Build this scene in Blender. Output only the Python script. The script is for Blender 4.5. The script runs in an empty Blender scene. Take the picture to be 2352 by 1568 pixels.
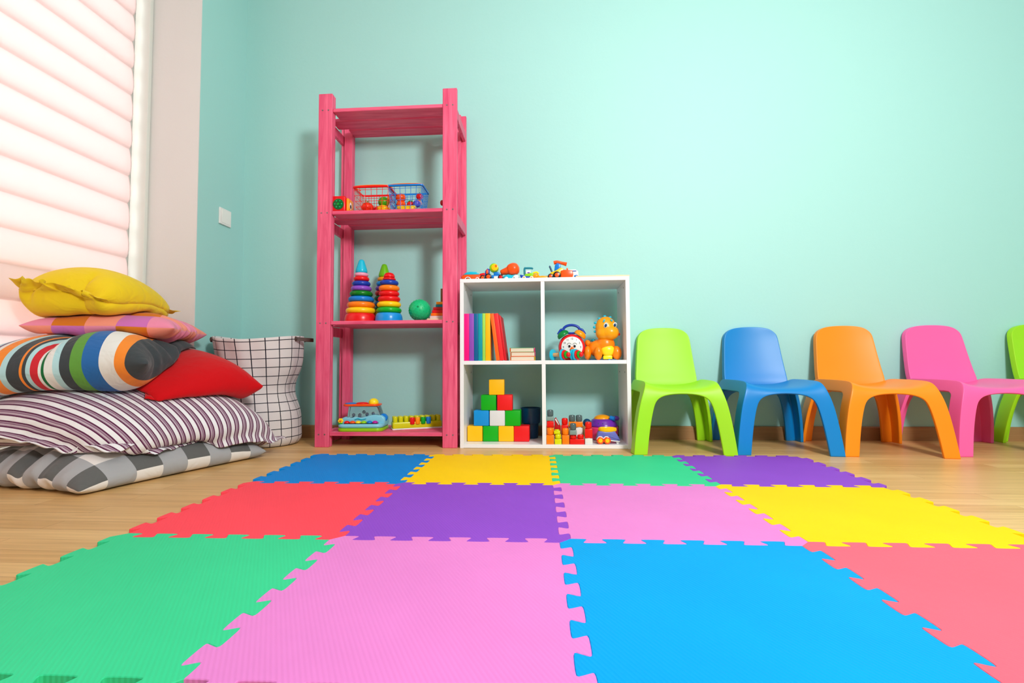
import bpy, bmesh, math, random
import numpy as np
from mathutils import Vector, Matrix, Euler
from math import pi, sin, cos, tan, radians
random.seed(7)
SC = bpy.context.scene
COL = SC.collection

# ------------------------------------------------------------------ materials
def lin(c):
    out = []
    for v in c[:3]:
        v = v / 255.0
        out.append(v / 12.92 if v <= 0.04045 else ((v + 0.055) / 1.055) ** 2.4)
    return (out[0], out[1], out[2], 1.0)

_mats = {}
def mat(name, rgb, rough=0.35, spec=0.5, coat=0.0, bump=None, noise=None, sheen=0.0, trans=0.0, metal=0.0, alpha=1.0):
    """plain principled colour with optional fine bump (scale, strength) and colour mottling (scale, amount)"""
    if name in _mats: return _mats[name]
    m = bpy.data.materials.new(name); m.use_nodes = True
    nt = m.node_tree; b = nt.nodes['Principled BSDF']
    b.inputs['Base Color'].default_value = lin(rgb)
    b.inputs['Roughness'].default_value = rough
    b.inputs['Specular IOR Level'].default_value = spec
    b.inputs['Coat Weight'].default_value = coat
    b.inputs['Metallic'].default_value = metal
    b.inputs['Sheen Weight'].default_value = sheen
    b.inputs['Transmission Weight'].default_value = trans
    b.inputs['Alpha'].default_value = alpha
    tc = nt.nodes.new('ShaderNodeTexCoord')
    if noise:
        n = nt.nodes.new('ShaderNodeTexNoise'); n.inputs['Scale'].default_value = noise[0]; n.inputs['Detail'].default_value = 4
        nt.links.new(tc.outputs['Object'], n.inputs['Vector'])
        h = nt.nodes.new('ShaderNodeHueSaturation'); h.inputs['Color'].default_value = lin(rgb)
        mr = nt.nodes.new('ShaderNodeMapRange'); mr.inputs['To Min'].default_value = 1 - noise[1]; mr.inputs['To Max'].default_value = 1 + noise[1]
        mr.inputs['From Min'].default_value = .3; mr.inputs['From Max'].default_value = .7
        nt.links.new(n.outputs['Fac'], mr.inputs['Value']); nt.links.new(mr.outputs['Result'], h.inputs['Value'])
        nt.links.new(h.outputs['Color'], b.inputs['Base Color'])
    if bump:
        n = nt.nodes.new('ShaderNodeTexNoise'); n.inputs['Scale'].default_value = bump[0]; n.inputs['Detail'].default_value = 3
        nt.links.new(tc.outputs['Object'], n.inputs['Vector'])
        bp = nt.nodes.new('ShaderNodeBump'); bp.inputs['Strength'].default_value = bump[1]; bp.inputs['Distance'].default_value = 0.01
        nt.links.new(n.outputs['Fac'], bp.inputs['Height']); nt.links.new(bp.outputs['Normal'], b.inputs['Normal'])
    _mats[name] = m
    return m

def plastic(name, rgb, rough=0.28): return mat('plastic_' + name, rgb, rough, 0.4)

RED = plastic('red', (232, 14, 22)); DRED = plastic('dark_red', (190, 8, 22)); ORANGE = plastic('orange', (255, 112, 12))
DORANGE = plastic('deep_orange', (250, 84, 14)); AMBER = plastic('amber', (255, 160, 12)); YELLOW = plastic('yellow', (255, 205, 10))
LEMON = plastic('lemon', (255, 228, 30)); LIME = plastic('lime', (150, 205, 20)); GREEN = plastic('green', (8, 160, 40))
DGREEN = plastic('dark_green', (4, 105, 45)); BLUE = plastic('blue', (12, 125, 215)); DBLUE = plastic('dark_blue', (14, 62, 175))
CYAN = plastic('cyan', (20, 190, 222)); TEAL = plastic('teal', (10, 130, 150)); PURPLE = plastic('purple', (120, 60, 185))
PINK = plastic('pink', (240, 70, 140)); LPINK = plastic('light_pink', (240, 160, 190)); WHITE = plastic('white', (238, 238, 236))
BLACK = plastic('black', (22, 24, 28)); GREY = plastic('grey', (120, 138, 140)); MAGENTA = plastic('magenta', (190, 20, 160))
LBLUE = plastic('light_blue', (130, 205, 228)); NAVY = plastic('navy', (8, 66, 110)); PERI = plastic('periwinkle', (105, 112, 195))
YGREEN = plastic('yellow_green', (212, 214, 6)); SGREEN = plastic('sea_green', (0, 190, 120), .4)
WOOD = mat('toy_wood', (214, 160, 104), .5, noise=(30, .08)); PALEWOOD = mat('pale_toy_wood', (232, 208, 168), .55)

# ------------------------------------------------------------------ mesh helpers
def link(o, parent=None):
    COL.objects.link(o)
    if parent is not None: o.parent = parent
    return o

def obj(name, bm, m, parent=None, smooth=None, loc=None, rot=None):
    me = bpy.data.meshes.new(name)
    bm.normal_update()
    bm.to_mesh(me); bm.free()
    if isinstance(m, (list, tuple)):
        for x in m: me.materials.append(x)
    elif m is not None: me.materials.append(m)
    if smooth is not None:
        me.polygons.foreach_set('use_smooth', [True] * len(me.polygons))
        if smooth < 180:
            me.set_sharp_from_angle(angle=radians(smooth))
    o = bpy.data.objects.new(name, me)
    if loc is not None: o.location = loc
    if rot is not None: o.rotation_euler = rot
    return link(o, parent)

def thing(name, label, cat, loc=(0, 0, 0), rotz=0, group=None):
    o = bpy.data.objects.new(name, None); COL.objects.link(o)
    o.empty_display_size = .02
    o.location = loc; o.rotation_euler = (0, 0, rotz)
    return tag(o, label, cat, group)

def tag(o, label, cat, group=None):
    o['label'] = label; o['category'] = cat
    if group: o['group'] = group
    return o

def struct(o):
    o['kind'] = 'structure'; return o

def bx(bm, x0, x1, y0, y1, z0, z1, bev=0.0, seg=2, mtx=None):
    vs = [bm.verts.new(v) for v in ((x0, y0, z0), (x1, y0, z0), (x1, y1, z0), (x0, y1, z0), (x0, y0, z1), (x1, y0, z1), (x1, y1, z1), (x0, y1, z1))]
    fs = [bm.faces.new([vs[i] for i in f]) for f in ((0, 3, 2, 1), (4, 5, 6, 7), (0, 1, 5, 4), (1, 2, 6, 5), (2, 3, 7, 6), (3, 0, 4, 7))]
    if bev > 0:
        es = list({e for f in fs for e in f.edges})
        r = bmesh.ops.bevel(bm, geom=es, offset=bev, segments=seg, affect='EDGES', profile=.5)
        if mtx is not None:
            vv = {v for f in r['faces'] for v in f.verts} | {v for v in vs if v.is_valid}
            bmesh.ops.transform(bm, matrix=mtx, verts=list(vv))
    elif mtx is not None:
        bmesh.ops.transform(bm, matrix=mtx, verts=vs)
    return bm

def box(x0, x1, y0, y1, z0, z1, bev=0.0, seg=2):
    return bx(bmesh.new(), x0, x1, y0, y1, z0, z1, bev, seg)

def cbox(cx, cy, z0, w, d, h, bev=0.0, seg=2):
    return box(cx - w / 2, cx + w / 2, cy - d / 2, cy + d / 2, z0, z0 + h, bev, seg)

def lathe(prof, n=32, axis='Z', c=(0, 0, 0), bm=None):
    """revolve (r, h) profile round an axis through c"""
    bm = bm or bmesh.new(); rings = []
    for r, h in prof:
        if r < 1e-6: rings.append([(0, 0, h)])
        else: rings.append([(r * cos(2 * pi * k / n), r * sin(2 * pi * k / n), h) for k in range(n)])
    def T(p):
        x, y, z = p
        if axis == 'Y': x, y, z = x, -z, y
        elif axis == 'X': x, y, z = z, x, y
        return (x + c[0], y + c[1], z + c[2])
    R = [[bm.verts.new(T(p)) for p in r] for r in rings]
    for a, b in zip(R[:-1], R[1:]):
        for k in range(n):
            k2 = (k + 1) % n
            if len(a) == 1 and len(b) == 1: continue
            if len(a) == 1: bm.faces.new((a[0], b[k2], b[k])) if False else bm.faces.new((a[0], b[k], b[k2]))
            elif len(b) == 1: bm.faces.new((a[k], a[k2], b[0]))
            else: bm.faces.new((a[k], a[k2], b[k2], b[k]))
    for e, rev in ((R[0], True), (R[-1], False)):
        if len(e) > 1: bm.faces.new(list(reversed(e)) if rev else e)
    bmesh.ops.recalc_face_normals(bm, faces=bm.faces)
    return bm

def ell(c, r, bm=None, n=24, m=14, rot=None):
    """ellipsoid"""
    bm = bm or bmesh.new()
    M_ = Matrix.Translation(c) @ (rot.to_matrix().to_4x4() if rot else Matrix.Identity(4)) @ Matrix.Diagonal((r[0], r[1], r[2], 1))
    bmesh.ops.create_uvsphere(bm, u_segments=n, v_segments=m, radius=1, matrix=M_)
    return bm

def cyl(c, r, h, axis='Z', n=24, bev=0.0, bm=None, r2=None):
    r2 = r if r2 is None else r2
    b = min(bev, h * .45, r * .6)
    if b > 0:
        prof = [(r - b, -h / 2), (r - b * .3, -h / 2 + b * .3), (r, -h / 2 + b), (r2, h / 2 - b), (r2 - b * .3, h / 2 - b * .3), (r2 - b, h / 2)]
    else: prof = [(r, -h / 2), (r2, h / 2)]
    return lathe(prof, n, axis, c, bm)

def torus_prof(R, r, rz=None, k=14):
    rz = rz or r
    return [(R + r * cos(2 * pi * i / k), rz * sin(2 * pi * i / k)) for i in range(k)]

def ring(c, R, r, rz=None, n=36, k=14, bm=None, axis='Z'):
    bm = bm or bmesh.new(); rz = rz or r; g = []
    for i in range(n):
        a = 2 * pi * i / n; row = []
        for j in range(k):
            t = 2 * pi * j / k; q = R + r * cos(t); h = rz * sin(t)
            if axis == 'Z': p = (q * cos(a), q * sin(a), h)
            elif axis == 'Y': p = (q * cos(a), h, q * sin(a))
            else: p = (h, q * cos(a), q * sin(a))
            row.append(bm.verts.new((p[0] + c[0], p[1] + c[1], p[2] + c[2])))
        g.append(row)
    for i in range(n):
        for j in range(k):
            bm.faces.new((g[i][j], g[(i + 1) % n][j], g[(i + 1) % n][(j + 1) % k], g[i][(j + 1) % k]))
    bmesh.ops.recalc_face_normals(bm, faces=bm.faces)
    return bm

def tube(pts, r, bm=None, n=8, closed=False):
    """swept round tube through points; r number or list"""
    bm = bm or bmesh.new(); P = [Vector(p) for p in pts]; N = len(P); rows = []
    rr = list(r) if isinstance(r, (list, tuple)) else [r] * N
    if N > 2 and not closed:
        Q = []; q_ = []; m = 5
        for i in range(N - 1):
            a, b, c, d = P[max(i - 1, 0)], P[i], P[i + 1], P[min(i + 2, N - 1)]
            for k in range(m):
                t = k / m; Q.append(.5 * ((2 * b) + (c - a) * t + (2 * a - 5 * b + 4 * c - d) * t * t + (3 * b - a - 3 * c + d) * t ** 3)); q_.append(rr[i] * (1 - t) + rr[i + 1] * t)
        Q.append(P[-1]); q_.append(rr[-1]); P = Q; rr = q_; N = len(P)
    up = None
    for i in range(N):
        a = P[i - 1] if (i > 0 or closed) else P[i]; b = P[(i + 1) % N] if (i < N - 1 or closed) else P[i]
        t = (b - a).normalized()
        if up is None:
            up = Vector((0, 0, 1)) if abs(t.z) < .9 else Vector((1, 0, 0))
        u = (up - t * up.dot(t)).normalized(); w = t.cross(u); up = u
        rows.append([bm.verts.new(P[i] + (u * cos(2 * pi * k / n) + w * sin(2 * pi * k / n)) * rr[i]) for k in range(n)])
    M_ = N if closed else N - 1
    for i in range(M_):
        a, b = rows[i], rows[(i + 1) % N]
        for k in range(n): bm.faces.new((a[k], a[(k + 1) % n], b[(k + 1) % n], b[k]))
    if not closed:
        bm.faces.new(list(reversed(rows[0]))); bm.faces.new(rows[-1])
    bmesh.ops.recalc_face_normals(bm, faces=bm.faces)
    return bm

def prism(pts, a0, a1, axis='Y', bev=0.0, bm=None, seg=2):
    """extrude a 2-D outline along an axis. axis Y: pts are (x,z); Z: (x,y); X: (y,z)"""
    own = bm is None
    bm = bm or bmesh.new()
    def T(p, a):
        if axis == 'Y': return (p[0], a, p[1])
        if axis == 'Z': return (p[0], p[1], a)
        return (a, p[0], p[1])
    A = [bm.verts.new(T(p, a0)) for p in pts]; B = [bm.verts.new(T(p, a1)) for p in pts]
    fs = [bm.faces.new(A), bm.faces.new(list(reversed(B)))]
    caps = list(fs)
    n = len(pts)
    for i in range(n): fs.append(bm.faces.new((A[(i + 1) % n], A[i], B[i], B[(i + 1) % n])))
    bmesh.ops.recalc_face_normals(bm, faces=fs)
    if bev > 0:
        es = list({e for f in caps for e in f.edges})
        bmesh.ops.bevel(bm, geom=es, offset=bev, segments=seg, affect='EDGES', profile=.5)
    return bm

def bake(o):
    """apply modifiers, return new mesh"""
    dg = bpy.context.evaluated_depsgraph_get(); dg.update()
    me = bpy.data.meshes.new_from_object(o.evaluated_get(dg))
    o.modifiers.clear(); old = o.data; o.data = me; bpy.data.meshes.remove(old)
    return me

def split_faces(me, labels):
    """split mesh in pieces by face label keeping the smooth normals of the whole; {label: mesh}"""
    n = len(me.vertices); co = np.empty(n * 3); me.vertices.foreach_get('co', co); co = co.reshape(-1, 3)
    nr = np.array([v.normal[:] for v in me.vertices])
    out = {}
    for L in sorted(set(labels)):
        fs = [list(me.polygons[i].vertices) for i in range(len(labels)) if labels[i] == L]
        used = sorted({v for f in fs for v in f}); mp = {v: i for i, v in enumerate(used)}
        m2 = bpy.data.meshes.new(L)
        m2.from_pydata([co[v] for v in used], [], [[mp[v] for v in f] for f in fs])
        for mm in me.materials: m2.materials.append(mm)
        m2.polygons.foreach_set('use_smooth', [True] * len(m2.polygons))
        m2.update()
        m2.normals_split_custom_set_from_vertices([nr[v] for v in used])
        out[L] = m2
    return out

def copy_tree(o, parent=None):
    c = o.copy(); COL.objects.link(c)
    if parent is not None: c.parent = parent
    for ch in list(o.children): copy_tree(ch, c)
    return c

def rotz(a): return Matrix.Rotation(a, 4, 'Z')

def smp(prof, m=4):
    out = []; N = len(prof)
    for i in range(N - 1):
        a, b, c, d = [Vector(prof[max(0, min(N - 1, j))]) for j in (i - 1, i, i + 1, i + 2)]
        for k in range(m):
            t = k / m; q = .5 * ((2 * b) + (c - a) * t + (2 * a - 5 * b + 4 * c - d) * t * t + (3 * b - a - 3 * c + d) * t ** 3); out.append((max(q.x, 1e-5 if out else 0), q.y))
    out.append(prof[-1]); return out

# ------------------------------------------------------------------ room
WALLX = -1.705; WALLY = .53; RECY = .165; BLX = -2.0; CEIL = 2.8; RIGHT = 3.4; FRONT = -3.6
def wall_material():
    m = bpy.data.materials.new('painted_wall'); m.use_nodes = True; nt = m.node_tree; b = nt.nodes['Principled BSDF']
    b.inputs['Base Color'].default_value = lin((167, 220, 216)); b.inputs['Roughness'].default_value = .55
    b.inputs['Specular IOR Level'].default_value = .35
    tc = nt.nodes.new('ShaderNodeTexCoord'); n = nt.nodes.new('ShaderNodeTexNoise'); n.inputs['Scale'].default_value = 55; n.inputs['Detail'].default_value = 3
    bp = nt.nodes.new('ShaderNodeBump'); bp.inputs['Strength'].default_value = .05; bp.inputs['Distance'].default_value = .01
    nt.links.new(tc.outputs['Object'], n.inputs['Vector']); nt.links.new(n.outputs['Fac'], bp.inputs['Height']); nt.links.new(bp.outputs['Normal'], b.inputs['Normal'])
    return m
TURQ = wall_material()
PLASTER = mat('white_plaster', (222, 222, 220), .7, .3, bump=(60, .04))
CEILM = mat('ceiling_paint', (240, 240, 240), .8, .2)

def floor_material():
    m = bpy.data.materials.new('oak_laminate'); m.use_nodes = True; nt = m.node_tree; b = nt.nodes['Principled BSDF']
    N = nt.nodes.new; Lk = nt.links.new
    tc = N('ShaderNodeTexCoord')
    br = N('ShaderNodeTexBrick'); br.offset = .37; br.inputs['Scale'].default_value = 1
    br.inputs['Brick Width'].default_value = .62; br.inputs['Row Height'].default_value = .064; br.inputs['Mortar Size'].default_value = .0007
    br.inputs['Color1'].default_value = lin((234, 192, 130)); br.inputs['Color2'].default_value = lin((216, 170, 108)); br.inputs['Mortar'].default_value = lin((176, 132, 82))
    br.inputs['Bias'].default_value = 0
    Lk(tc.outputs['Object'], br.inputs['Vector'])
    mp = N('ShaderNodeMapping'); mp.inputs['Scale'].default_value = (1.6, 34, 1); Lk(tc.outputs['Object'], mp.inputs['Vector'])
    n = N('ShaderNodeTexNoise'); n.inputs['Scale'].default_value = 2.2; n.inputs['Detail'].default_value = 7; n.inputs['Distortion'].default_value = .6; Lk(mp.outputs['Vector'], n.inputs['Vector'])
    cr = N('ShaderNodeValToRGB'); cr.color_ramp.elements[0].position = .3; cr.color_ramp.elements[0].color = (.62, .55, .47, 1)
    cr.color_ramp.elements[1].position = .7; cr.color_ramp.elements[1].color = (1, 1, 1, 1); Lk(n.outputs['Fac'], cr.inputs['Fac'])
    mx = N('ShaderNodeMix'); mx.data_type = 'RGBA'; mx.blend_type = 'MULTIPLY'; mx.inputs[0].default_value = .55
    Lk(br.outputs['Color'], mx.inputs[6]); Lk(cr.outputs['Color'], mx.inputs[7]); Lk(mx.outputs[2], b.inputs['Base Color'])
    b.inputs['Roughness'].default_value = .36; b.inputs['Specular IOR Level'].default_value = .45
    return m

def wood_trim():
    m = bpy.data.materials.new('wood_baseboard'); m.use_nodes = True; nt = m.node_tree; b = nt.nodes['Principled BSDF']
    N = nt.nodes.new; Lk = nt.links.new; tc = N('ShaderNodeTexCoord')
    mp = N('ShaderNodeMapping'); mp.inputs['Scale'].default_value = (2, 2, 60); Lk(tc.outputs['Object'], mp.inputs['Vector'])
    n = N('ShaderNodeTexNoise'); n.inputs['Scale'].default_value = 2; n.inputs['Detail'].default_value = 5; Lk(mp.outputs['Vector'], n.inputs['Vector'])
    cr = N('ShaderNodeValToRGB'); cr.color_ramp.elements[0].color = lin((150, 106, 66)); cr.color_ramp.elements[1].color = lin((186, 140, 94)); Lk(n.outputs['Fac'], cr.inputs['Fac'])
    Lk(cr.outputs['Color'], b.inputs['Base Color']); b.inputs['Roughness'].default_value = .45
    return m

struct(obj('floor', box(-2.3, RIGHT + .1, FRONT - .1, WALLY + .1, -.08, 0), floor_material()))
struct(obj('wall_back', box(WALLX, RIGHT + .1, WALLY, WALLY + .1, 0, CEIL), TURQ))
# left wall: the turquoise pier between corner and window recess, and the wall past the window
bm = bmesh.new(); bx(bm, -2.3, WALLX, RECY + .004, WALLY + .1, 0, CEIL); bx(bm, -2.3, WALLX, FRONT, -1.9, 0, CEIL); bx(bm, -2.3, WALLX, -1.9, RECY + .004, 2.62, CEIL)
struct(obj('wall_left', bm, TURQ))
bm = bmesh.new(); bx(bm, -2.3, WALLX - .0005, RECY, RECY + .004, 0, 2.62); bx(bm, -2.3, WALLX - .0005, -1.904, -1.9, 0, 2.62)
struct(obj('trim_1', bm, PLASTER))
struct(obj('wall_right', box(RIGHT, RIGHT + .1, FRONT, WALLY, 0, CEIL), TURQ))
struct(obj('wall_front', box(-2.3, RIGHT, FRONT - .1, FRONT, 0, CEIL), PLASTER))
struct(obj('ceiling', box(-2.3, RIGHT + .1, FRONT - .1, WALLY + .1, CEIL, CEIL + .08), CEILM))
BBM = wood_trim()
bb = [(0, 0), (-.016, 0), (-.016, .062), (-.011, .068), (0, .068)]
struct(obj('baseboard_back', prism([(WALLY + a, b) for a, b in bb], WALLX + .016, RIGHT, axis='X'), BBM))
struct(obj('baseboard_left', prism([(WALLX - a, b) for a, b in bb], RECY, WALLY - .0, axis='Y'), BBM))
# window: frame with two mullions and panes
FR = mat('window_frame_white', (222, 226, 220), .35)
bm = bmesh.new()
bx(bm, -2.16, -2.04, RECY - .06, RECY, 0, 2.62, .004); bx(bm, -2.16, -2.04, -1.9, -1.84, 0, 2.62, .004)
bx(bm, -2.16, -2.06, -1.84, RECY - .06, 0, .09, .004); bx(bm, -2.16, -2.06, -1.84, RECY - .06, 2.55, 2.62, .004)
bx(bm, -2.15, -2.07, -1.84, RECY - .06, .64, .77, .004); bx(bm, -2.15, -2.07, -.91, -.83, .09, 2.55, .004)
win = struct(obj('window_1', bm, FR))
gm = bpy.data.materials.new('window_glass'); gm.use_nodes = True; nt = gm.node_tree; nt.nodes.clear()
o_ = nt.nodes.new('ShaderNodeOutputMaterial'); t_ = nt.nodes.new('ShaderNodeBsdfTransparent'); g_ = nt.nodes.new('ShaderNodeBsdfGlossy'); g_.inputs['Roughness'].default_value = .02
mx_ = nt.nodes.new('ShaderNodeMixShader'); mx_.inputs[0].default_value = .08; nt.links.new(t_.outputs[0], mx_.inputs[1]); nt.links.new(g_.outputs[0], mx_.inputs[2]); nt.links.new(mx_.outputs[0], o_.inputs[0])
obj('pane', box(-2.115, -2.105, -1.85, RECY - .05, .05, 2.58), gm, win)
# the guide strip of the blind against the reveal
struct(obj('trim_2', box(-2.035, -1.955, RECY - .022, RECY - .0005, 0, 2.62, .004), FR))

# ------------------------------------------------------------------ blind (pleated fabric, folds of 13 cm)
def blind():
    m = bpy.data.materials.new('pink_blind_fabric'); m.use_nodes = True; nt = m.node_tree; nt.nodes.clear()
    N = nt.nodes.new; Lk = nt.links.new
    out = N('ShaderNodeOutputMaterial'); d = N('ShaderNodeBsdfPrincipled'); t = N('ShaderNodeBsdfTranslucent'); mx = N('ShaderNodeMixShader')
    d.inputs['Base Color'].default_value = lin((252, 238, 237)); d.inputs['Roughness'].default_value = .3; d.inputs['Specular IOR Level'].default_value = .5
    t.inputs['Color'].default_value = lin((255, 240, 240)); mx.inputs[0].default_value = .45
    Lk(d.outputs[0], mx.inputs[1]); Lk(t.outputs[0], mx.inputs[2]); Lk(mx.outputs[0], out.inputs[0])
    b = bmesh.new(); P = .1325; z0 = .906 - P * 6; rows = []
    prof = [(0.0, .000), (.05, .014), (.14, .021), (.30, .024), (.5, .0215), (.72, .015), (.88, .008), (.965, .002), (1.0, -.001)]
    y0, y1 = -1.83, RECY - .055
    ys = [y1, y1 - .004] + [y1 - .004 + (y0 - y1 + .004) * k / 3 for k in range(1, 4)]
    k = 0
    while z0 + k * P < 2.56:
        for t_, xo in prof[:-1]:
            z = z0 + (k + t_) * P
            if z > .1 and z < 2.58: rows.append([b.verts.new((BLX - .016 + .48 * xo * (.985 if j else .9), y + (.006 * sin(t_ * pi) if j == 0 else 0), z)) for j, y in enumerate(ys)])
        k += 1
    for a, c in zip(rows[:-1], rows[1:]):
        for j in range(len(ys) - 1): b.faces.new((a[j], a[j + 1], c[j + 1], c[j]))
    for q in range(k):
        z = z0 + q * P
        if z < .12 or z > 2.5: continue
        s4 = [b.verts.new((BLX - .0285, ya_, z + dz_)) for dz_ in (-.005, .017) for ya_ in (ys[0], ys[-1])]
        b.faces.new((s4[0], s4[1], s4[3], s4[2]))
    root = thing('window_blind', 'pale pink pleated fabric blind drawn down over the sunlit window', 'blind', (BLX - .02, -.8, 0.1))
    inv = Matrix.Translation((-(BLX - .02), .8, -.1))
    bmesh.ops.transform(b, matrix=inv, verts=b.verts)
    f = obj('blind_fabric', b, m, root, smooth=60)
    s = f.modifiers.new('s', 'SOLIDIFY'); s.thickness = .0012
    r = box(-.008, .010, y0 + .8, y1 + .8, .0, .022, .004); obj('bottom_rail', r, FR, root)
    r = box(-.02, .03, y0 + .8, y1 + .8, 2.46, 2.515, .006); obj('head_rail', r, FR, root)
blind()

# light switch on the left wall
sw = thing('light_switch', 'white square rocker light switch on the turquoise wall', 'light switch', (WALLX, .366, 1.17))
obj('switch_plate', box(0, .009, -.046, .046, -.043, .043, .003), WHITE, sw)
b = prism([(.009, -.033), (.0105, -.033), (.014, .033), (.009, .033)], -.034, .034, axis='Y', bev=.001); obj('rocker', b, mat('switch_rocker', (244, 244, 240), .3), sw)

# ------------------------------------------------------------------ puzzle mat
TH = .0175; CT, ST = cos(TH), sin(TH)
def mat_outline(L=.5, a=.0125, n=6, res=10, top=False):
    P = L / n
    def wave(i0, i1):
        pts = []; K = int(res * n * 2)
        for i in range(K + 1):
            th = pi / 2 + (2 * pi * n - pi) * i / K
            u = P / (2 * pi) * (th - .95 * sin(2 * th)); v = a * math.tanh(1.9 * sin(th)) / math.tanh(1.9)
            pts.append((u, v))
        return pts
    w = wave(0, 0)
    # top edge from left corner, left to right, tabs up (+v). coordinates: x right, y up, corner at (0,L)
    out = [(-a, L - a), (a, L + a)] + [(u, L + v) for u, v in w] + [(L - a, L - a)]
    # right edge (x=L): goes downward; tabs (+x) adjacent to bottom corner -> mirrored of left edge of neighbour
    right = [(L - v, L - u) for u, v in w]      # v>0 for the neighbour means its tab goes to -x
    out += right
    out += [(L + a, a), (L - a, -a)]
    bot = [(L - u, -v) for u, v in w]
    out += bot + [(a, a)]
    left = [(-v, L - u) for u, v in w]
    out += list(reversed(left))
    # remove near duplicates
    res_ = []
    for p in out:
        if not res_ or (abs(p[0] - res_[-1][0]) + abs(p[1] - res_[-1][1])) > 1e-5: res_.append(p)
    return res_
def eva(name, rgb):
    m = bpy.data.materials.new('foam_' + name); m.use_nodes = True; nt = m.node_tree; b = nt.nodes['Principled BSDF']
    N = nt.nodes.new; Lk = nt.links.new
    b.inputs['Roughness'].default_value = .6; b.inputs['Specular IOR Level'].default_value = .12
    tc = N('ShaderNodeTexCoord')
    w = N('ShaderNodeTexWave'); w.inputs['Scale'].default_value = 85; w.bands_direction = 'DIAGONAL'
    mp = N('ShaderNodeMapping'); mp.inputs['Scale'].default_value = (1, .55, 0); Lk(tc.outputs['Object'], mp.inputs['Vector']); Lk(mp.outputs['Vector'], w.inputs['Vector'])
    bp = N('ShaderNodeBump'); bp.inputs['Strength'].default_value = .16; bp.inputs['Distance'].default_value = .003; Lk(w.outputs['Fac'], bp.inputs['Height']); Lk(bp.outputs['Normal'], b.inputs['Normal'])
    n = N('ShaderNodeTexNoise'); n.inputs['Scale'].default_value = 5; n.inputs['Detail'].default_value = 4; Lk(tc.outputs['Object'], n.inputs['Vector'])
    h = N('ShaderNodeHueSaturation'); h.inputs['Color'].default_value = lin(rgb)
    mr = N('ShaderNodeMapRange'); mr.inputs['From Min'].default_value = .3; mr.inputs['From Max'].default_value = .7; mr.inputs['To Min'].default_value = .965; mr.inputs['To Max'].default_value = 1.03
    Lk(n.outputs['Fac'], mr.inputs['Value']); Lk(mr.outputs['Result'], h.inputs['Value']); Lk(h.outputs['Color'], b.inputs['Base Color'])
    return m
FM = {'blue': eva('blue', (0, 132, 216)), 'yellow': eva('yellow', (252, 204, 8)), 'green': eva('green', (58, 206, 146)), 'purple': eva('purple', (142, 74, 200)),
      'red': eva('red', (255, 76, 92)), 'pink': eva('pink', (226, 130, 204)), 'sky': eva('sky', (0, 156, 226)), 'coral': eva('coral', (242, 100, 120))}
rows_ = [('blue', 'yellow', 'green', 'purple'), ('red', 'purple', 'pink', 'yellow'), ('green', 'pink', 'sky', 'coral')]
labs = [['blue foam puzzle mat tile in the back row, beside the yellow tile', 'yellow foam puzzle mat tile in the back row, in front of the white cube shelf', 'mint green foam puzzle mat tile in the back row by the first chair', 'purple foam puzzle mat tile at the back right corner below the blue chair'],
        ['red foam puzzle mat tile on the left of the middle row', 'purple foam puzzle mat tile in the middle row between red and pink', 'pink foam puzzle mat tile in the middle row between purple and yellow', 'yellow foam puzzle mat tile at the right end of the middle row'],
        ['large green foam puzzle mat tile at the front left corner', 'large pink foam puzzle mat tile in the front row beside the green one', 'large bright blue foam puzzle mat tile in the front row', 'coral red foam puzzle mat tile at the front right corner']]
outline = mat_outline()
tile_me = {}
def tile_mesh():
    b = bmesh.new()
    s = .0004
    z0, z1 = 0, .0105
    vb = [b.verts.new((x, y, z0)) for x, y in outline]; vt = [b.verts.new((x, y, z1 - .0012)) for x, y in outline]
    # inset the upper rim a little for a soft edge
    n = len(outline); ins = []
    for i in range(n):
        x0, y0 = outline[i - 1]; x1, y1 = outline[(i + 1) % n]
        dx, dy = x1 - x0, y1 - y0; l = math.hypot(dx, dy) or 1
        ins.append((outline[i][0] + dy / l * .0009, outline[i][1] - dx / l * .0009))
    vi = [b.verts.new((x, y, z1)) for x, y in ins]
    for i in range(n):
        j = (i + 1) % n
        b.faces.new((vb[i], vb[j], vt[j], vt[i])); b.faces.new((vt[i], vt[j], vi[j], vi[i]))
    b.faces.new(vi); b.faces.new(list(reversed(vb)))
    bmesh.ops.recalc_face_normals(b, faces=b.faces)
    return b
base = None
for r in range(3):
    for c in range(4):
        x, y = (c - 2) * .5, -(r + 1) * .5
        X, Y = CT * x - ST * y, ST * x + CT * y
        if base is None:
            base = obj('foam_mat_tile', tile_mesh(), FM['blue']); o = base
        else:
            o = bpy.data.objects.new('foam_mat_tile', base.data.copy()); COL.objects.link(o)
        o.data.materials[0] = FM[rows_[r][c]]
        o.location = (X, Y, 0); o.rotation_euler = (0, 0, TH)
        tag(o, labs[r][c], 'floor mat', 'interlocking foam mat tiles')

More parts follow.
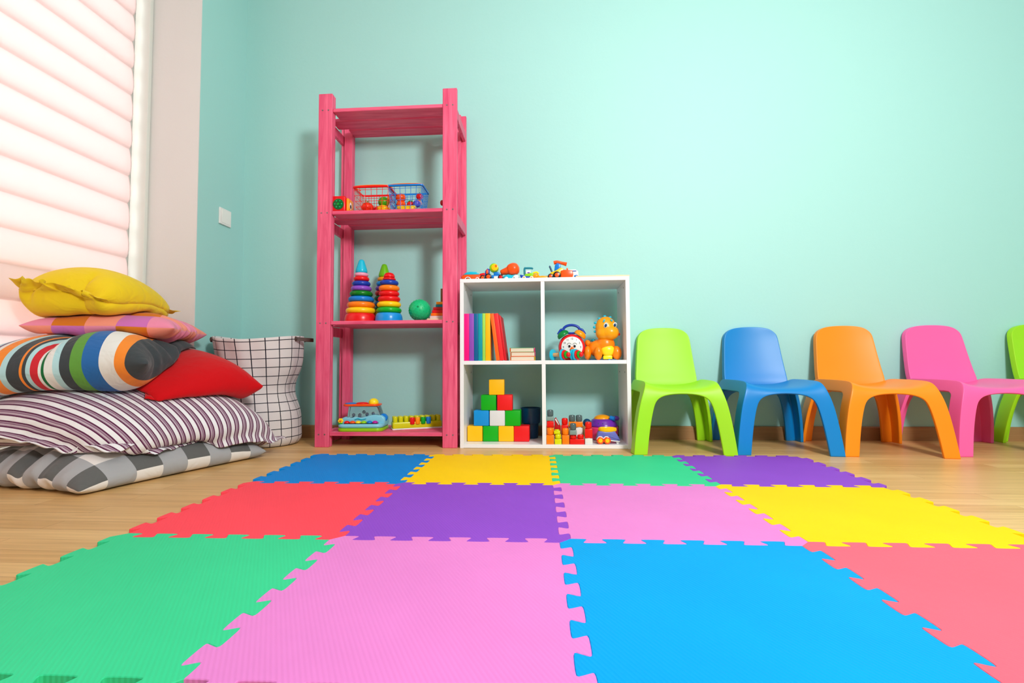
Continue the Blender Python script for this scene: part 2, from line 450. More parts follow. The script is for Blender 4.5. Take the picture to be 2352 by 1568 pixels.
# ------------------------------------------------------------------ pink rack
def stained():
    m = bpy.data.materials.new('pink_stained_wood'); m.use_nodes = True; nt = m.node_tree; b = nt.nodes['Principled BSDF']
    N = nt.nodes.new; Lk = nt.links.new; tc = N('ShaderNodeTexCoord')
    mp = N('ShaderNodeMapping'); mp.inputs['Scale'].default_value = (26, 26, 2.2); Lk(tc.outputs['Object'], mp.inputs['Vector'])
    n = N('ShaderNodeTexNoise'); n.inputs['Scale'].default_value = 2; n.inputs['Detail'].default_value = 6; n.inputs['Distortion'].default_value = .8; Lk(mp.outputs['Vector'], n.inputs['Vector'])
    cr = N('ShaderNodeValToRGB'); cr.color_ramp.elements[0].position = .28; cr.color_ramp.elements[0].color = lin((216, 60, 106)); cr.color_ramp.elements[1].position = .72; cr.color_ramp.elements[1].color = lin((246, 108, 144)); Lk(n.outputs['Fac'], cr.inputs['Fac'])
    Lk(cr.outputs['Color'], b.inputs['Base Color']); b.inputs['Roughness'].default_value = .5
    return m
def stained_x():
    m = stained().copy(); m.name = 'pink_stained_slat'
    for n in m.node_tree.nodes:
        if n.type == 'MAPPING': n.inputs['Scale'].default_value = (2.2, 26, 26)
    return m
PW = stained(); PWX = stained_x()
RX0, RX1, RY0, RY1 = -1.128, -.440, .216, .508; PWD = .070; RH = 1.726
rack = thing('shelving_rack', 'tall pink stained wooden rack with four slatted shelves', 'shelf', ((RX0 + RX1) / 2, (RY0 + RY1) / 2, 0))
def R_(b): 
    bmesh.ops.translate(b, vec=(-(RX0 + RX1) / 2, -(RY0 + RY1) / 2, 0), verts=b.verts); return b
SCREW = mat('screw_steel', (150, 150, 150), .35, metal=.9)
LEV = [.071, .603, 1.141, 1.652]     # shelf top heights
for sx in (0, 1):
    for sy in (0, 1):
        x0 = RX0 if sx == 0 else RX1 - PWD; x1 = x0 + PWD
        ya = RY0 if sy == 0 else RY1 - .020; yb = ya + .020
        b = bmesh.new(); bx(b, x0, x1, ya, yb, 0, RH, .0025, 1)
        # batten on the inner side of the board
        bx0, bx1 = (x1 - .045, x1) if sx == 0 else (x0, x0 + .045)
        y0b, y1b = (yb, yb + .020) if sy == 0 else (ya - .020, ya)
        bx(b, bx0, bx1, y0b, y1b, 0, RH - .002, .002, 1)
        p = obj('post', R_(b), PW, rack)
        if sy == 0:
            for zl in LEV:
                for dx in (.021, .050):
                    s = cyl((x0 + dx - (RX0 + RX1) / 2, RY0 - .0005 - (RY0 + RY1) / 2, zl - .010), .0035, .002, 'Y', 10)
                    obj('screw', s, SCREW, p)
for k, zl in enumerate(LEV):
    for sx in (0, 1):
        xa = RX0 + .002 if sx == 0 else RX1 - .020
        obj('side_rail', R_(box(xa, xa + .018, RY0 + .0205, RY1 - .0205, zl - .066, zl - .018, .002, 1)), PW, rack)
    ya = RY0 + .005; W_ = (RY1 - .005 - ya - .028) / 3
    for j in range(3):
        y0 = ya + j * (W_ + .014); 
        xs = (RX0 + PWD + .0005, RX1 - PWD - .0005) if j != 1 else (RX0 + .020, RX1 - .021)
        obj('shelf_slat', R_(box(xs[0], xs[1], y0, y0 + W_, zl - .0175, zl, .002, 1)), PWX, rack)

# ------------------------------------------------------------------ white cube shelf
MEL = mat('white_melamine', (242, 243, 247), .32, .5)
CX0, CX1, CY0, CY1, CH = -.4265, .366, .217, .503, .795; T_ = .018
cube = thing('cube_shelf', 'white open shelf unit with four square compartments', 'shelf', ((CX0 + CX1) / 2, (CY0 + CY1) / 2, 0))
def C_(b): bmesh.ops.translate(b, vec=(-(CX0 + CX1) / 2, -(CY0 + CY1) / 2, 0), verts=b.verts); return b
SP = []
SP.append(obj('side_panel', C_(box(CX0, CX0 + T_, CY0, CY1, 0, CH - T_, .001, 1)), MEL, cube))
SP.append(obj('side_panel', C_(box(CX1 - T_, CX1, CY0, CY1, 0, CH - T_, .001, 1)), MEL, cube))
obj('top_panel', C_(box(CX0, CX1, CY0, CY1, CH - T_, CH, .001, 1)), MEL, cube)
obj('bottom_panel', C_(box(CX0 + T_, CX1 - T_, CY0 + .001, CY1, 0.001, T_, .001, 1)), MEL, cube)
obj('middle_shelf', C_(box(CX0 + T_, CX1 - T_, CY0 + .001, CY1, .389, .407, .001, 1)), MEL, cube)
obj('divider', C_(box(-.0445, -.0265, CY0 + .001, CY1, .407, CH - T_, .001, 1)), MEL, cube)
obj('divider', C_(box(-.0425, -.0245, CY0 + .001, CY1, T_, .389, .001, 1)), MEL, cube)
HOLE = mat('peg_hole_cap', (120, 120, 110), .5)
for zz in (.35, .75):
    for yy in (CY0 + .06, CY1 - .06):
        b = cyl((CX1 - T_ - .0004 - (CX0 + CX1) / 2, yy - (CY0 + CY1) / 2, zz), .004, .001, 'X', 10); obj('cam_cap', b, HOLE, cube)
        b = cyl((CX0 + T_ + .0004 - (CX0 + CX1) / 2, yy - (CY0 + CY1) / 2, zz), .004, .001, 'X', 10); obj('cam_cap', b, HOLE, cube)

# ------------------------------------------------------------------ moulded chairs
def chair_meshes(rgbmat):
    b = bmesh.new(); V = {}
    def v(*p): return b.verts.new(p)
    xs = [-.152, -.090, .090, .152]; ys = [.030, .092, .300, .385]
    def zz(i, j):
        side = i in (0, 3); z = .284
        if side: z = .311
        if j == 0: z -= .004 if not side else .004
        if side and j in (1, 2): z = .314
        return z
    G = [[v(xs[i] * (1.0 if j < 2 else 1.06), ys[j], zz(i, j)) for j in range(4)] for i in range(4)]
    for i in range(3):
        for j in range(3): b.faces.new((G[i][j], G[i + 1][j], G[i + 1][j + 1], G[i][j + 1]))
    # legs: strips of three verts, A on the front/back edge, B corner, C on the side edge
    apron = {}
    def leg(A, B, C, sx, sy, path):
        rows = [(A, B, C)]
        for (az, pa, pb, pc) in path:
            rows.append(tuple(v(sx * q[0], q[1], az) for q in (pa, pb, pc)))
        for r0, r1 in zip(rows[:-1], rows[1:]):
            for k in range(2):
                f = (r0[k], r0[k + 1], r1[k + 1], r1[k])
                b.faces.new(f)
        return rows
    # front legs
    F = [(.262, (.098, .014), (.168, .012), (.170, .078)),
         (.205, (.124, .008), (.186, .004), (.190, .068)),
         (.100, (.144, .001), (.203, -.003), (.208, .058)),
         (.0, (.156, -.008), (.214, -.012), (.222, .048))]
    K = [(.262, (.100, .398), (.172, .402), (.176, .325)),
         (.205, (.130, .408), (.192, .414), (.196, .338)),
         (.100, (.150, .424), (.211, .430), (.215, .358)),
         (.0, (.158, .436), (.218, .444), (.223, .376))]
    rf = {}
    for sx, ia, ib in ((-1, 1, 0), (1, 2, 3)):
        rf[(sx, 0)] = leg(G[ia][0], G[ib][0], G[ib][1], sx, 0, F)
        rf[(sx, 1)] = leg(G[ia][3], G[ib][3], G[ib][2], sx, 1, K)
    # aprons (front, back, sides): seat edge to ring 1
    def quad(a, b_, c, d): b.faces.new((a, b_, c, d))
    quad(G[1][0], G[2][0], rf[(1, 0)][1][0], rf[(-1, 0)][1][0])
    quad(G[2][3], G[1][3], rf[(-1, 1)][1][0], rf[(1, 1)][1][0])
    quad(G[0][2], G[0][1], rf[(-1, 0)][1][2], rf[(-1, 1)][1][2])
    quad(G[3][1], G[3][2], rf[(1, 1)][1][2], rf[(1, 0)][1][2])
    bmesh.ops.recalc_face_normals(b, faces=b.faces)
    up = sum((f.normal.z for f in b.faces if abs(f.normal.z) > .8))
    if up < 0: bmesh.ops.reverse_faces(b, faces=b.faces)
    o = obj('tmp_chair', b, rgbmat)
    s = o.modifiers.new('a', 'SOLIDIFY'); s.thickness = .016; s.offset = -1; s.use_even_offset = True
    s = o.modifiers.new('b', 'BEVEL'); s.width = .004; s.segments = 2; s.limit_method = 'ANGLE'; s.angle_limit = radians(70)
    s = o.modifiers.new('c', 'SUBSURF'); s.levels = 3
    me = bake(o)
    # flatten feet
    for vv in me.vertices:
        if vv.co.z < .004: vv.co.z = 0.0
    me.update()
    labels = []
    for p in me.polygons:
        c = p.center
        if c.z < .222: labels.append('leg_%d%d' % (c.x > 0, c.y > .2))
        else: labels.append('seat')
    parts = split_faces(me, labels)
    bpy.data.objects.remove(o)
    # backrest: curved slab
    b = bmesh.new()
    NU, NV = 4, 6
    prof = [(.262, .365, .136), (.30, .368, .149), (.34, .385, .146), (.42, .405, .138), (.50, .422, .131), (.545, .428, .127), (.574, .432, .112)]
    g = []
    for z, y, hw in prof:
        g.append([b.verts.new((hw * u, y - .016 * abs(u) ** 2, z - (.020 * abs(u) ** 6 + .004 * u * u) * max(0, (z - .5) / .07))) for u in (-1, -.78, -.3, .3, .78, 1)])
    for r0, r1 in zip(g[:-1], g[1:]):
        for k in range(5): b.faces.new((r0[k], r0[k + 1], r1[k + 1], r1[k]))
    o = obj('tmp_back', b, rgbmat)
    s = o.modifiers.new('a', 'SOLIDIFY'); s.thickness = .026; s.offset = -1
    s = o.modifiers.new('b', 'BEVEL'); s.width = .003; s.segments = 2; s.limit_method = 'ANGLE'; s.angle_limit = radians(60)
    s = o.modifiers.new('c', 'SUBSURF'); s.levels = 3
    bk = bake(o); bk.polygons.foreach_set('use_smooth', [True] * len(bk.polygons)); bpy.data.objects.remove(o)
    parts['backrest'] = bk
    return parts
CH_M = {'green': plastic('chair_green', (160, 226, 24), .45), 'blue': plastic('chair_blue', (0, 130, 206), .38), 'orange': plastic('chair_orange', (255, 144, 22), .38), 'pink': plastic('chair_pink', (250, 100, 172), .38)}
chair_parts = chair_meshes(CH_M['green'])
def chair(loc, rz, colour, label):
    t = thing('child_chair', label, 'chair', loc, rz, 'small plastic chairs along the wall')
    for k, me in sorted(chair_parts.items()):
        m2 = me.copy() if colour != 'green' else me
        m2.materials.clear(); m2.materials.append(CH_M[colour])
        o = bpy.data.objects.new('leg' if k.startswith('leg') else k, m2); link(o, t)
    return t
chair((.563, .074, 0), radians(-2.0), 'green', 'lime green moulded plastic child chair beside the white cube shelf')
chair((.995, .080, 0), radians(-2.5), 'blue', 'blue moulded plastic child chair between green and orange ones')
chair((1.420, .058, 0), radians(-4.5), 'orange', 'orange moulded plastic child chair between blue and pink ones')
chair((1.874, .080, 0), radians(-2), 'pink', 'pink moulded plastic child chair right of the orange one')
chair((2.37, .076, 0), radians(-1), 'green', 'lime green moulded plastic child chair cut off at the right edge')
# ------------------------------------------------------------------ cushions: inflated cloth settled on the pile
HX0, HY0, HC = -2.2, -1.0, .01
HF = np.zeros((130, 160))          # height field of everything the next cushion rests on
def hf_sample(x, y):
    u = np.clip((x - HX0) / HC, 0, HF.shape[0] - 1.001); v = np.clip((y - HY0) / HC, 0, HF.shape[1] - 1.001)
    i = u.astype(int); j = v.astype(int); fu = u - i; fv = v - j
    return HF[i, j] * (1 - fu) * (1 - fv) + HF[i + 1, j] * fu * (1 - fv) + HF[i, j + 1] * (1 - fu) * fv + HF[i + 1, j + 1] * fu * fv
def hf_add(P):
    """P (n,n,3) top sheet"""
    n = P.shape[0]; k = 5
    for a in range(k):
        for b in range(k):
            fa, fb = a / k, b / k
            Q = P[:-1, :-1] * (1 - fa) * (1 - fb) + P[1:, :-1] * fa * (1 - fb) + P[:-1, 1:] * (1 - fa) * fb + P[1:, 1:] * fa * fb
            i = ((Q[..., 0] - HX0) / HC).round().astype(int).ravel(); j = ((Q[..., 1] - HY0) / HC).round().astype(int).ravel()
            ok = (i >= 0) & (i < HF.shape[0]) & (j >= 0) & (j < HF.shape[1])
            np.maximum.at(HF, (i[ok], j[ok]), Q[..., 2].ravel()[ok])

def simulate(LX, LY, thick, corners, n=41, steps=230, iters=7, flange=0, seed=1, press=1.0, tilt=None, corner_z=None, stiff=.5, grav=4.0, rough=.006, axy=.06, az=.01, bend=None):
    """corners: front-left (u0v0), front-right (u1v0), back-right, back-left start positions (x,y,z). u along LX, v along LY"""
    rng = np.random.RandomState(seed)
    u = np.linspace(0, 1, n); U, V = np.meshgrid(u, u, indexing='ij')
    c = np.array(corners, float)
    base = (c[0] * ((1 - U) * (1 - V))[..., None] + c[1] * (U * (1 - V))[..., None] + c[2] * (U * V)[..., None] + c[3] * ((1 - U) * V)[..., None])
    if bend is not None: base[..., 2] += bend(U, V)
    X = np.stack([base, base]).copy()
    shape = (np.clip(16 * U * (1 - U) * V * (1 - V), 0, 1)) ** .45
    X[0, ..., 2] += shape * thick * .30; X[1, ..., 2] -= shape * thick * .30
    nz = rng.normal(size=(n, n)); 
    for _ in range(3): nz = (nz + np.roll(nz, 1, 0) + np.roll(nz, -1, 0) + np.roll(nz, 1, 1) + np.roll(nz, -1, 1)) / 5
    X[..., 2] += nz * rough
    ed = np.minimum.reduce([np.arange(n)[:, None] + 0 * U, (n - 1 - np.arange(n))[:, None] + 0 * U, np.arange(n)[None, :] + 0 * U, (n - 1 - np.arange(n))[None, :] + 0 * U])
    tied = ed <= flange
    dx, dy = LX / (n - 1), LY / (n - 1); dd = math.hypot(dx, dy)
    V0 = LX * LY * thick * .62
    vel = np.zeros_like(X); dt = 1 / 60.
    def con(A, B, rest, k, comp=None):
        d = B - A; l = np.sqrt((d * d).sum(-1, keepdims=True)) + 1e-9
        kk = np.where(l > rest, k, k * .35) if comp is None else np.where(l > rest, k, k * comp)
        g = d * (.5 * kk * (l - rest) / l); A += g; B -= g
    for s in range(steps):
        # pressure
        T, Bm = X[0], X[1]
        def nrm(S):
            a = np.zeros_like(S); gx = np.gradient(S, axis=0); gy = np.gradient(S, axis=1); return np.cross(gx, gy)
        nt, nb = nrm(T), nrm(Bm)
        vol = ((T[..., 2]) * nt[..., 2] - (Bm[..., 2]) * nb[..., 2]).sum()
        vol = max(vol, 1e-5)
        pr = np.clip(V0 / vol - 1, -.5, 3.0) * 900 * press
        scale = 1.0 / (dx * dy)
        vel[0] += nt * scale * pr * dt * .06; vel[1] -= nb * scale * pr * dt * .06
        vel[..., 2] -= grav * dt
        damp = .90
        vel *= damp
        prev = X.copy(); X = X + vel * dt
        mid = .5 * (X[0] + X[1]); dlt = base - mid; dlt[..., :2] *= axy; dlt[..., 2] *= az
        X = X + dlt
        for it in range(iters):
            for par in (0, 1):
                con(X[:, par:n - 1:2], X[:, par + 1:n:2], dx, .9)
                con(X[:, :, par:n - 1:2], X[:, :, par + 1:n:2], dy, .9)
            con(X[:, :-1:2, :-1:2], X[:, 1::2, 1::2], dd, .35); con(X[:, 1:-1:2, 1:-1:2], X[:, 2::2, 2::2], dd, .35)
            con(X[:, 1::2, :-1:2], X[:, :-1:2, 1::2], dd, .35); con(X[:, 2::2, 1:-1:2], X[:, 1:-1:2, 2::2], dd, .35)
            if it % 2 == 0:
                for par in (0, 1):
                    m_ = (n - 2 - par) // 1
                    for st in (par, par + 2):
                        a = X[:, st:n - 2:4]; b_ = X[:, st + 2:n:4][:, :a.shape[1]]; con(a[:, :b_.shape[1]], b_, 2 * dx, stiff, .5)
                        a = X[:, :, st:n - 2:4]; b_ = X[:, :, st + 2:n:4][:, :, :a.shape[2]]; con(a[:, :, :b_.shape[2]], b_, 2 * dy, stiff, .5)
            av = .5 * (X[0] + X[1]); X[0][tied] = av[tied]; X[1][tied] = av[tied]
            # keep the sheets apart in the middle
            h = hf_sample(X[..., 0], X[..., 1]) + .003
            pen = X[..., 2] < h
            X[..., 2] = np.where(pen, h, X[..., 2])
            fr = .85
            X[..., 0] = np.where(pen, prev[..., 0] + (X[..., 0] - prev[..., 0]) * (1 - fr), X[..., 0]); X[..., 1] = np.where(pen, prev[..., 1] + (X[..., 1] - prev[..., 1]) * (1 - fr), X[..., 1])
            X[..., 0] = np.maximum(X[..., 0], BLX + .012)
            w_ = (X[..., 0] < WALLX + .01) & (X[..., 1] > RECY - .03); X[..., 1] = np.where(w_, RECY - .03, X[..., 1])
        vel = (X - prev) / dt
        if s > steps * .8: vel *= .8
    return X, U, V, tied

def cushion_mesh(X, U, V, tied, uvs=(1, 1), sep=.0016, off=(0, 0)):
    ox, oy = off[0] / uvs[0], off[1] / uvs[1]
    n = X.shape[1]; T = X[0].copy(); Bm = X[1].copy()
    gx = np.gradient(T, axis=0); gy = np.gradient(T, axis=1); N = np.cross(gx, gy); N /= np.linalg.norm(N, axis=-1, keepdims=True) + 1e-9
    inner = np.ones((n, n), bool); inner[0] = inner[-1] = False; inner[:, 0] = inner[:, -1] = False
    gap = np.where(inner & tied, sep, 0)[..., None]
    T = T + N * gap; Bm = Bm - N * gap
    idx0 = np.arange(n * n).reshape(n, n); idx1 = idx0.copy(); k = n * n; verts = list(T.reshape(-1, 3))
    for i in range(n):
        for j in range(n):
            if inner[i, j]: idx1[i, j] = k; k += 1; verts.append(Bm[i, j])
    faces = []; uv = []
    for i in range(n - 1):
        for j in range(n - 1):
            faces.append((idx0[i, j], idx0[i + 1, j], idx0[i + 1, j + 1], idx0[i, j + 1])); faces.append((idx1[i, j], idx1[i, j + 1], idx1[i + 1, j + 1], idx1[i + 1, j]))
            a, b_, c_, d_ = (U[i, j], V[i, j]), (U[i + 1, j], V[i + 1, j]), (U[i + 1, j + 1], V[i + 1, j + 1]), (U[i, j + 1], V[i, j + 1])
            uv += [a, b_, c_, d_] + [(q[0] + ox, q[1] + oy) for q in (a, d_, c_, b_)]
    me = bpy.data.meshes.new('cushion')
    me.from_pydata([tuple(v) for v in verts], [], [tuple(int(q) for q in f) for f in faces])
    ul = me.uv_layers.new(name='uv')
    flat = np.array(uv, float); flat[:, 0] *= uvs[0]; flat[:, 1] *= uvs[1]
    ul.data.foreach_set('uv', flat.ravel())
    me.polygons.foreach_set('use_smooth', [True] * len(me.polygons)); me.update()
    return me

def fabric(name, build, bump=.35):
    m = bpy.data.materials.new('fabric_' + name); m.use_nodes = True; nt = m.node_tree; b = nt.nodes['Principled BSDF']
    b.inputs['Roughness'].default_value = .85; b.inputs['Specular IOR Level'].default_value = .15; b.inputs['Sheen Weight'].default_value = .15
    uv = nt.nodes.new('ShaderNodeUVMap'); uv.uv_map = 'uv'
    c = build(nt, uv.outputs[0])
    if hasattr(c, 'links'): nt.links.new(c, b.inputs['Base Color'])
    else: b.inputs['Base Color'].default_value = c
    tc = nt.nodes.new('ShaderNodeTexCoord'); n = nt.nodes.new('ShaderNodeTexNoise'); n.inputs['Scale'].default_value = 16; n.inputs['Detail'].default_value = 2.5; n.inputs['Distortion'].default_value = .8
    nt.links.new(tc.outputs['Object'], n.inputs['Vector'])
    bp = nt.nodes.new('ShaderNodeBump'); bp.inputs['Strength'].default_value = bump; bp.inputs['Distance'].default_value = .012
    nt.links.new(n.outputs['Fac'], bp.inputs['Height']); nt.links.new(bp.outputs['Normal'], b.inputs['Normal'])
    return m
def ramp(nt, fac, stops, interp='CONSTANT'):
    """stops [(pos, rgb)], chained when more than 32"""
    r = nt.nodes.new('ShaderNodeValToRGB'); r.color_ramp.interpolation = interp
    e = r.color_ramp.elements
    while len(e) > 1: e.remove(e[-1])
    e[0].position = stops[0][0]; e[0].color = lin(stops[0][1])
    for p, c in stops[1:]: q = e.new(p); q.color = lin(c)
    nt.links.new(fac, r.inputs['Fac']); return r.outputs['Color']
def comp(nt, vec, k):
    s = nt.nodes.new('ShaderNodeSeparateXYZ'); nt.links.new(vec, s.inputs[0]); return s.outputs[k]
def mth(nt, op, a, b=None):
    m = nt.nodes.new('ShaderNodeMath'); m.operation = op
    for i, v in enumerate((a, b)):
        if v is None: continue
        if isinstance(v, (int, float)): m.inputs[i].default_value = v
        else: nt.links.new(v, m.inputs[i])
    return m.outputs[0]
def mixc(nt, fac, a, b, mode='MIX'):
    m = nt.nodes.new('ShaderNodeMix'); m.data_type = 'RGBA'; m.blend_type = mode
    for i, v in ((0, fac), (6, a), (7, b)):
        if isinstance(v, (int, float)): m.inputs[i].default_value = v
        elif isinstance(v, tuple): m.inputs[i].default_value = v
        else: nt.links.new(v, m.inputs[i])
    return m.outputs[2]

def f_gingham(nt, uv):
    # uv in units of one full repeat (2 squares)
    a = mth(nt, 'LESS_THAN', mth(nt, 'FRACT', comp(nt, uv, 0)), .5); b = mth(nt, 'LESS_THAN', mth(nt, 'FRACT', comp(nt, uv, 1)), .5)
    s = mth(nt, 'MULTIPLY', mth(nt, 'ADD', a, b), .5)
    return ramp(nt, s, [(0, (232, 226, 222)), (.25, (168, 168, 172)), (.75, (98, 98, 98))])
def f_purple(nt, uv):
    W_, Pp, Gy = (236, 234, 238), (88, 24, 66), (164, 138, 156)
    st = [(0, W_), (.42, Pp), (.54, Gy), (.62, (206, 190, 200)), (.68, Gy), (.74, (120, 70, 105)), (.78, Gy), (.88, Pp)]
    return ramp(nt, mth(nt, 'FRACT', comp(nt, uv, 0)), st)
def f_multi(nt, uv):
    CHA, WH, ORG, LB, BL, GR, RD, DG, PU = (62, 68, 72), (228, 228, 224), (244, 140, 48), (176, 216, 222), (42, 104, 172), (98, 156, 64), (206, 40, 52), (28, 108, 58), (110, 70, 120)
    st = [(0, CHA), (.05, GR), (.11, BL), (.17, WH), (.23, LB), (.26, PU), (.275, WH), (.30, ORG), (.35, LB), (.378, CHA), (.43, ORG), (.444, CHA), (.458, LB), (.48, RD), (.508, WH), (.521, DG), (.533, WH), (.569, LB), (.596, CHA), (.640, GR), (.690, BL), (.764, WH), (.835, ORG), (.885, CHA)]
    return ramp(nt, comp(nt, uv, 0), st)
def f_patch(nt, uv):
    v = nt.nodes.new('ShaderNodeVectorMath'); v.operation = 'FLOOR'; nt.links.new(uv, v.inputs[0])
    x = comp(nt, v.outputs[0], 0); y = comp(nt, v.outputs[0], 1)
    t = mth(nt, 'FRACT', mth(nt, 'MULTIPLY', mth(nt, 'ADD', x, mth(nt, 'MULTIPLY', y, 2.0)), .25))
    return ramp(nt, t, [(0, (236, 140, 172)), (.2, (214, 118, 30)), (.45, (244, 150, 128)), (.7, (206, 112, 186))])
def f_red(nt, uv): return lin((206, 6, 18))
def f_yellow(nt, uv): return lin((240, 206, 34))

def cushion(name, label, X, U, V, tied, material, uvs=(1, 1), sub=1, off=(0, 0)):
    me = cushion_mesh(X, U, V, tied, uvs, off=off)
    c = X.reshape(-1, 3); cx, cy, z0 = c[:, 0].mean(), c[:, 1].mean(), c[:, 2].min()
    me.transform(Matrix.Translation((-cx, -cy, -z0)))
    me.materials.append(material)
    o = bpy.data.objects.new(name, me); COL.objects.link(o); o.location = (cx, cy, z0)
    tag(o, label, 'cushion', 'cushions piled by the window')
    if sub:
        s = o.modifiers.new('s', 'SUBSURF'); s.levels = 1; s.render_levels = 1
    hf_add(X[0])
    print('cushion', name, label[:20], 'z %.3f..%.3f x %.3f..%.3f y %.3f..%.3f' % (c[:, 2].min(), c[:, 2].max(), c[:, 0].min(), c[:, 0].max(), c[:, 1].min(), c[:, 1].max()))
    return o
def quadc(p, q, L, z, zb=None):
    """front edge from p to q, body extends to the left-hand side by L"""
    zb = z if zb is None else zb
    d = np.array([q[0] - p[0], q[1] - p[1]]); d /= np.linalg.norm(d); nrm = np.array([-d[1], d[0]])
    z0, z1 = z if isinstance(z, tuple) else (z, z); b0, b1 = zb if isinstance(zb, tuple) else (zb, zb)
    return [(p[0], p[1], z0), (q[0], q[1], z1), (q[0] + nrm[0] * L, q[1] + nrm[1] * L, b1), (p[0] + nrm[0] * L, p[1] + nrm[1] * L, b0)]

S = simulate(.72, .66, .175, [(-1.42, -.685, .085), (-1.22, -.02, .085), (-1.80, .10, .085), (-2.0, -.62, .085)], seed=2)
cushion('floor_cushion', 'large grey and white gingham cushion lying at the bottom of the pile', *S, fabric('gingham', f_gingham), (4.0, 4.7), off=(.5, .5))
S = simulate(.84, .74, .20, [(-1.40, -.585, .14), (-1.185, .07, .08), (-1.75, .16, .20), (-2.04, -.70, .20)], seed=3, flange=2, rough=.09, az=.05, bend=lambda U, V: -.055 * np.exp(-((U - .42) / .13) ** 2) * np.exp(-(V / .7) ** 2))
cushion('floor_cushion', 'purple and white striped cushion resting on the grey gingham one', *S, fabric('purple_stripe', f_purple, .8), (24.0, 1))
S = simulate(.50, .54, .18, quadc((-1.44, -.385), (-1.28, -.01), .48, (.235, .32), .36), seed=4, az=.06)
cushion('throw_pillow', 'plain bright red cushion poking out of the pile', *S, fabric('red', f_red), (1, 1))
S = simulate(.68, .66, .155, [(-1.99, -.72, .335), (-1.385, -.48, .415), (-1.60, .00, .48), (-1.99, .02, .44)], seed=5, az=.06, rough=.03)
cushion('floor_cushion', 'multicoloured wide striped cushion with charcoal end', *S, fabric('multi_stripe', f_multi, .6), (1, 1))
S = simulate(.49, .50, .11, quadc((-1.90, -.46), (-1.445, -.28), .44, .555), seed=6, az=.05, rough=.03)
cushion('throw_pillow', 'thin pink, orange and lilac patchwork cushion below the yellow one', *S, fabric('patchwork', f_patch), (5, 4), off=(2, 0))
S = simulate(.56, .56, .15, [(-1.87, -.52, .685), (-1.655, -.40, .63), (-1.68, .03, .645), (-2.0, -.04, .56)], seed=7, flange=5, rough=.05, az=.14, bend=lambda U, V: .035 * np.exp(-(V / .10) ** 2) * np.sin(np.pi * (.25 + .6 * U)))
cushion('throw_pillow', 'yellow cushion with wide floppy flange on top of the pile', *S, fabric('yellow', f_yellow, .6), (1, 1))
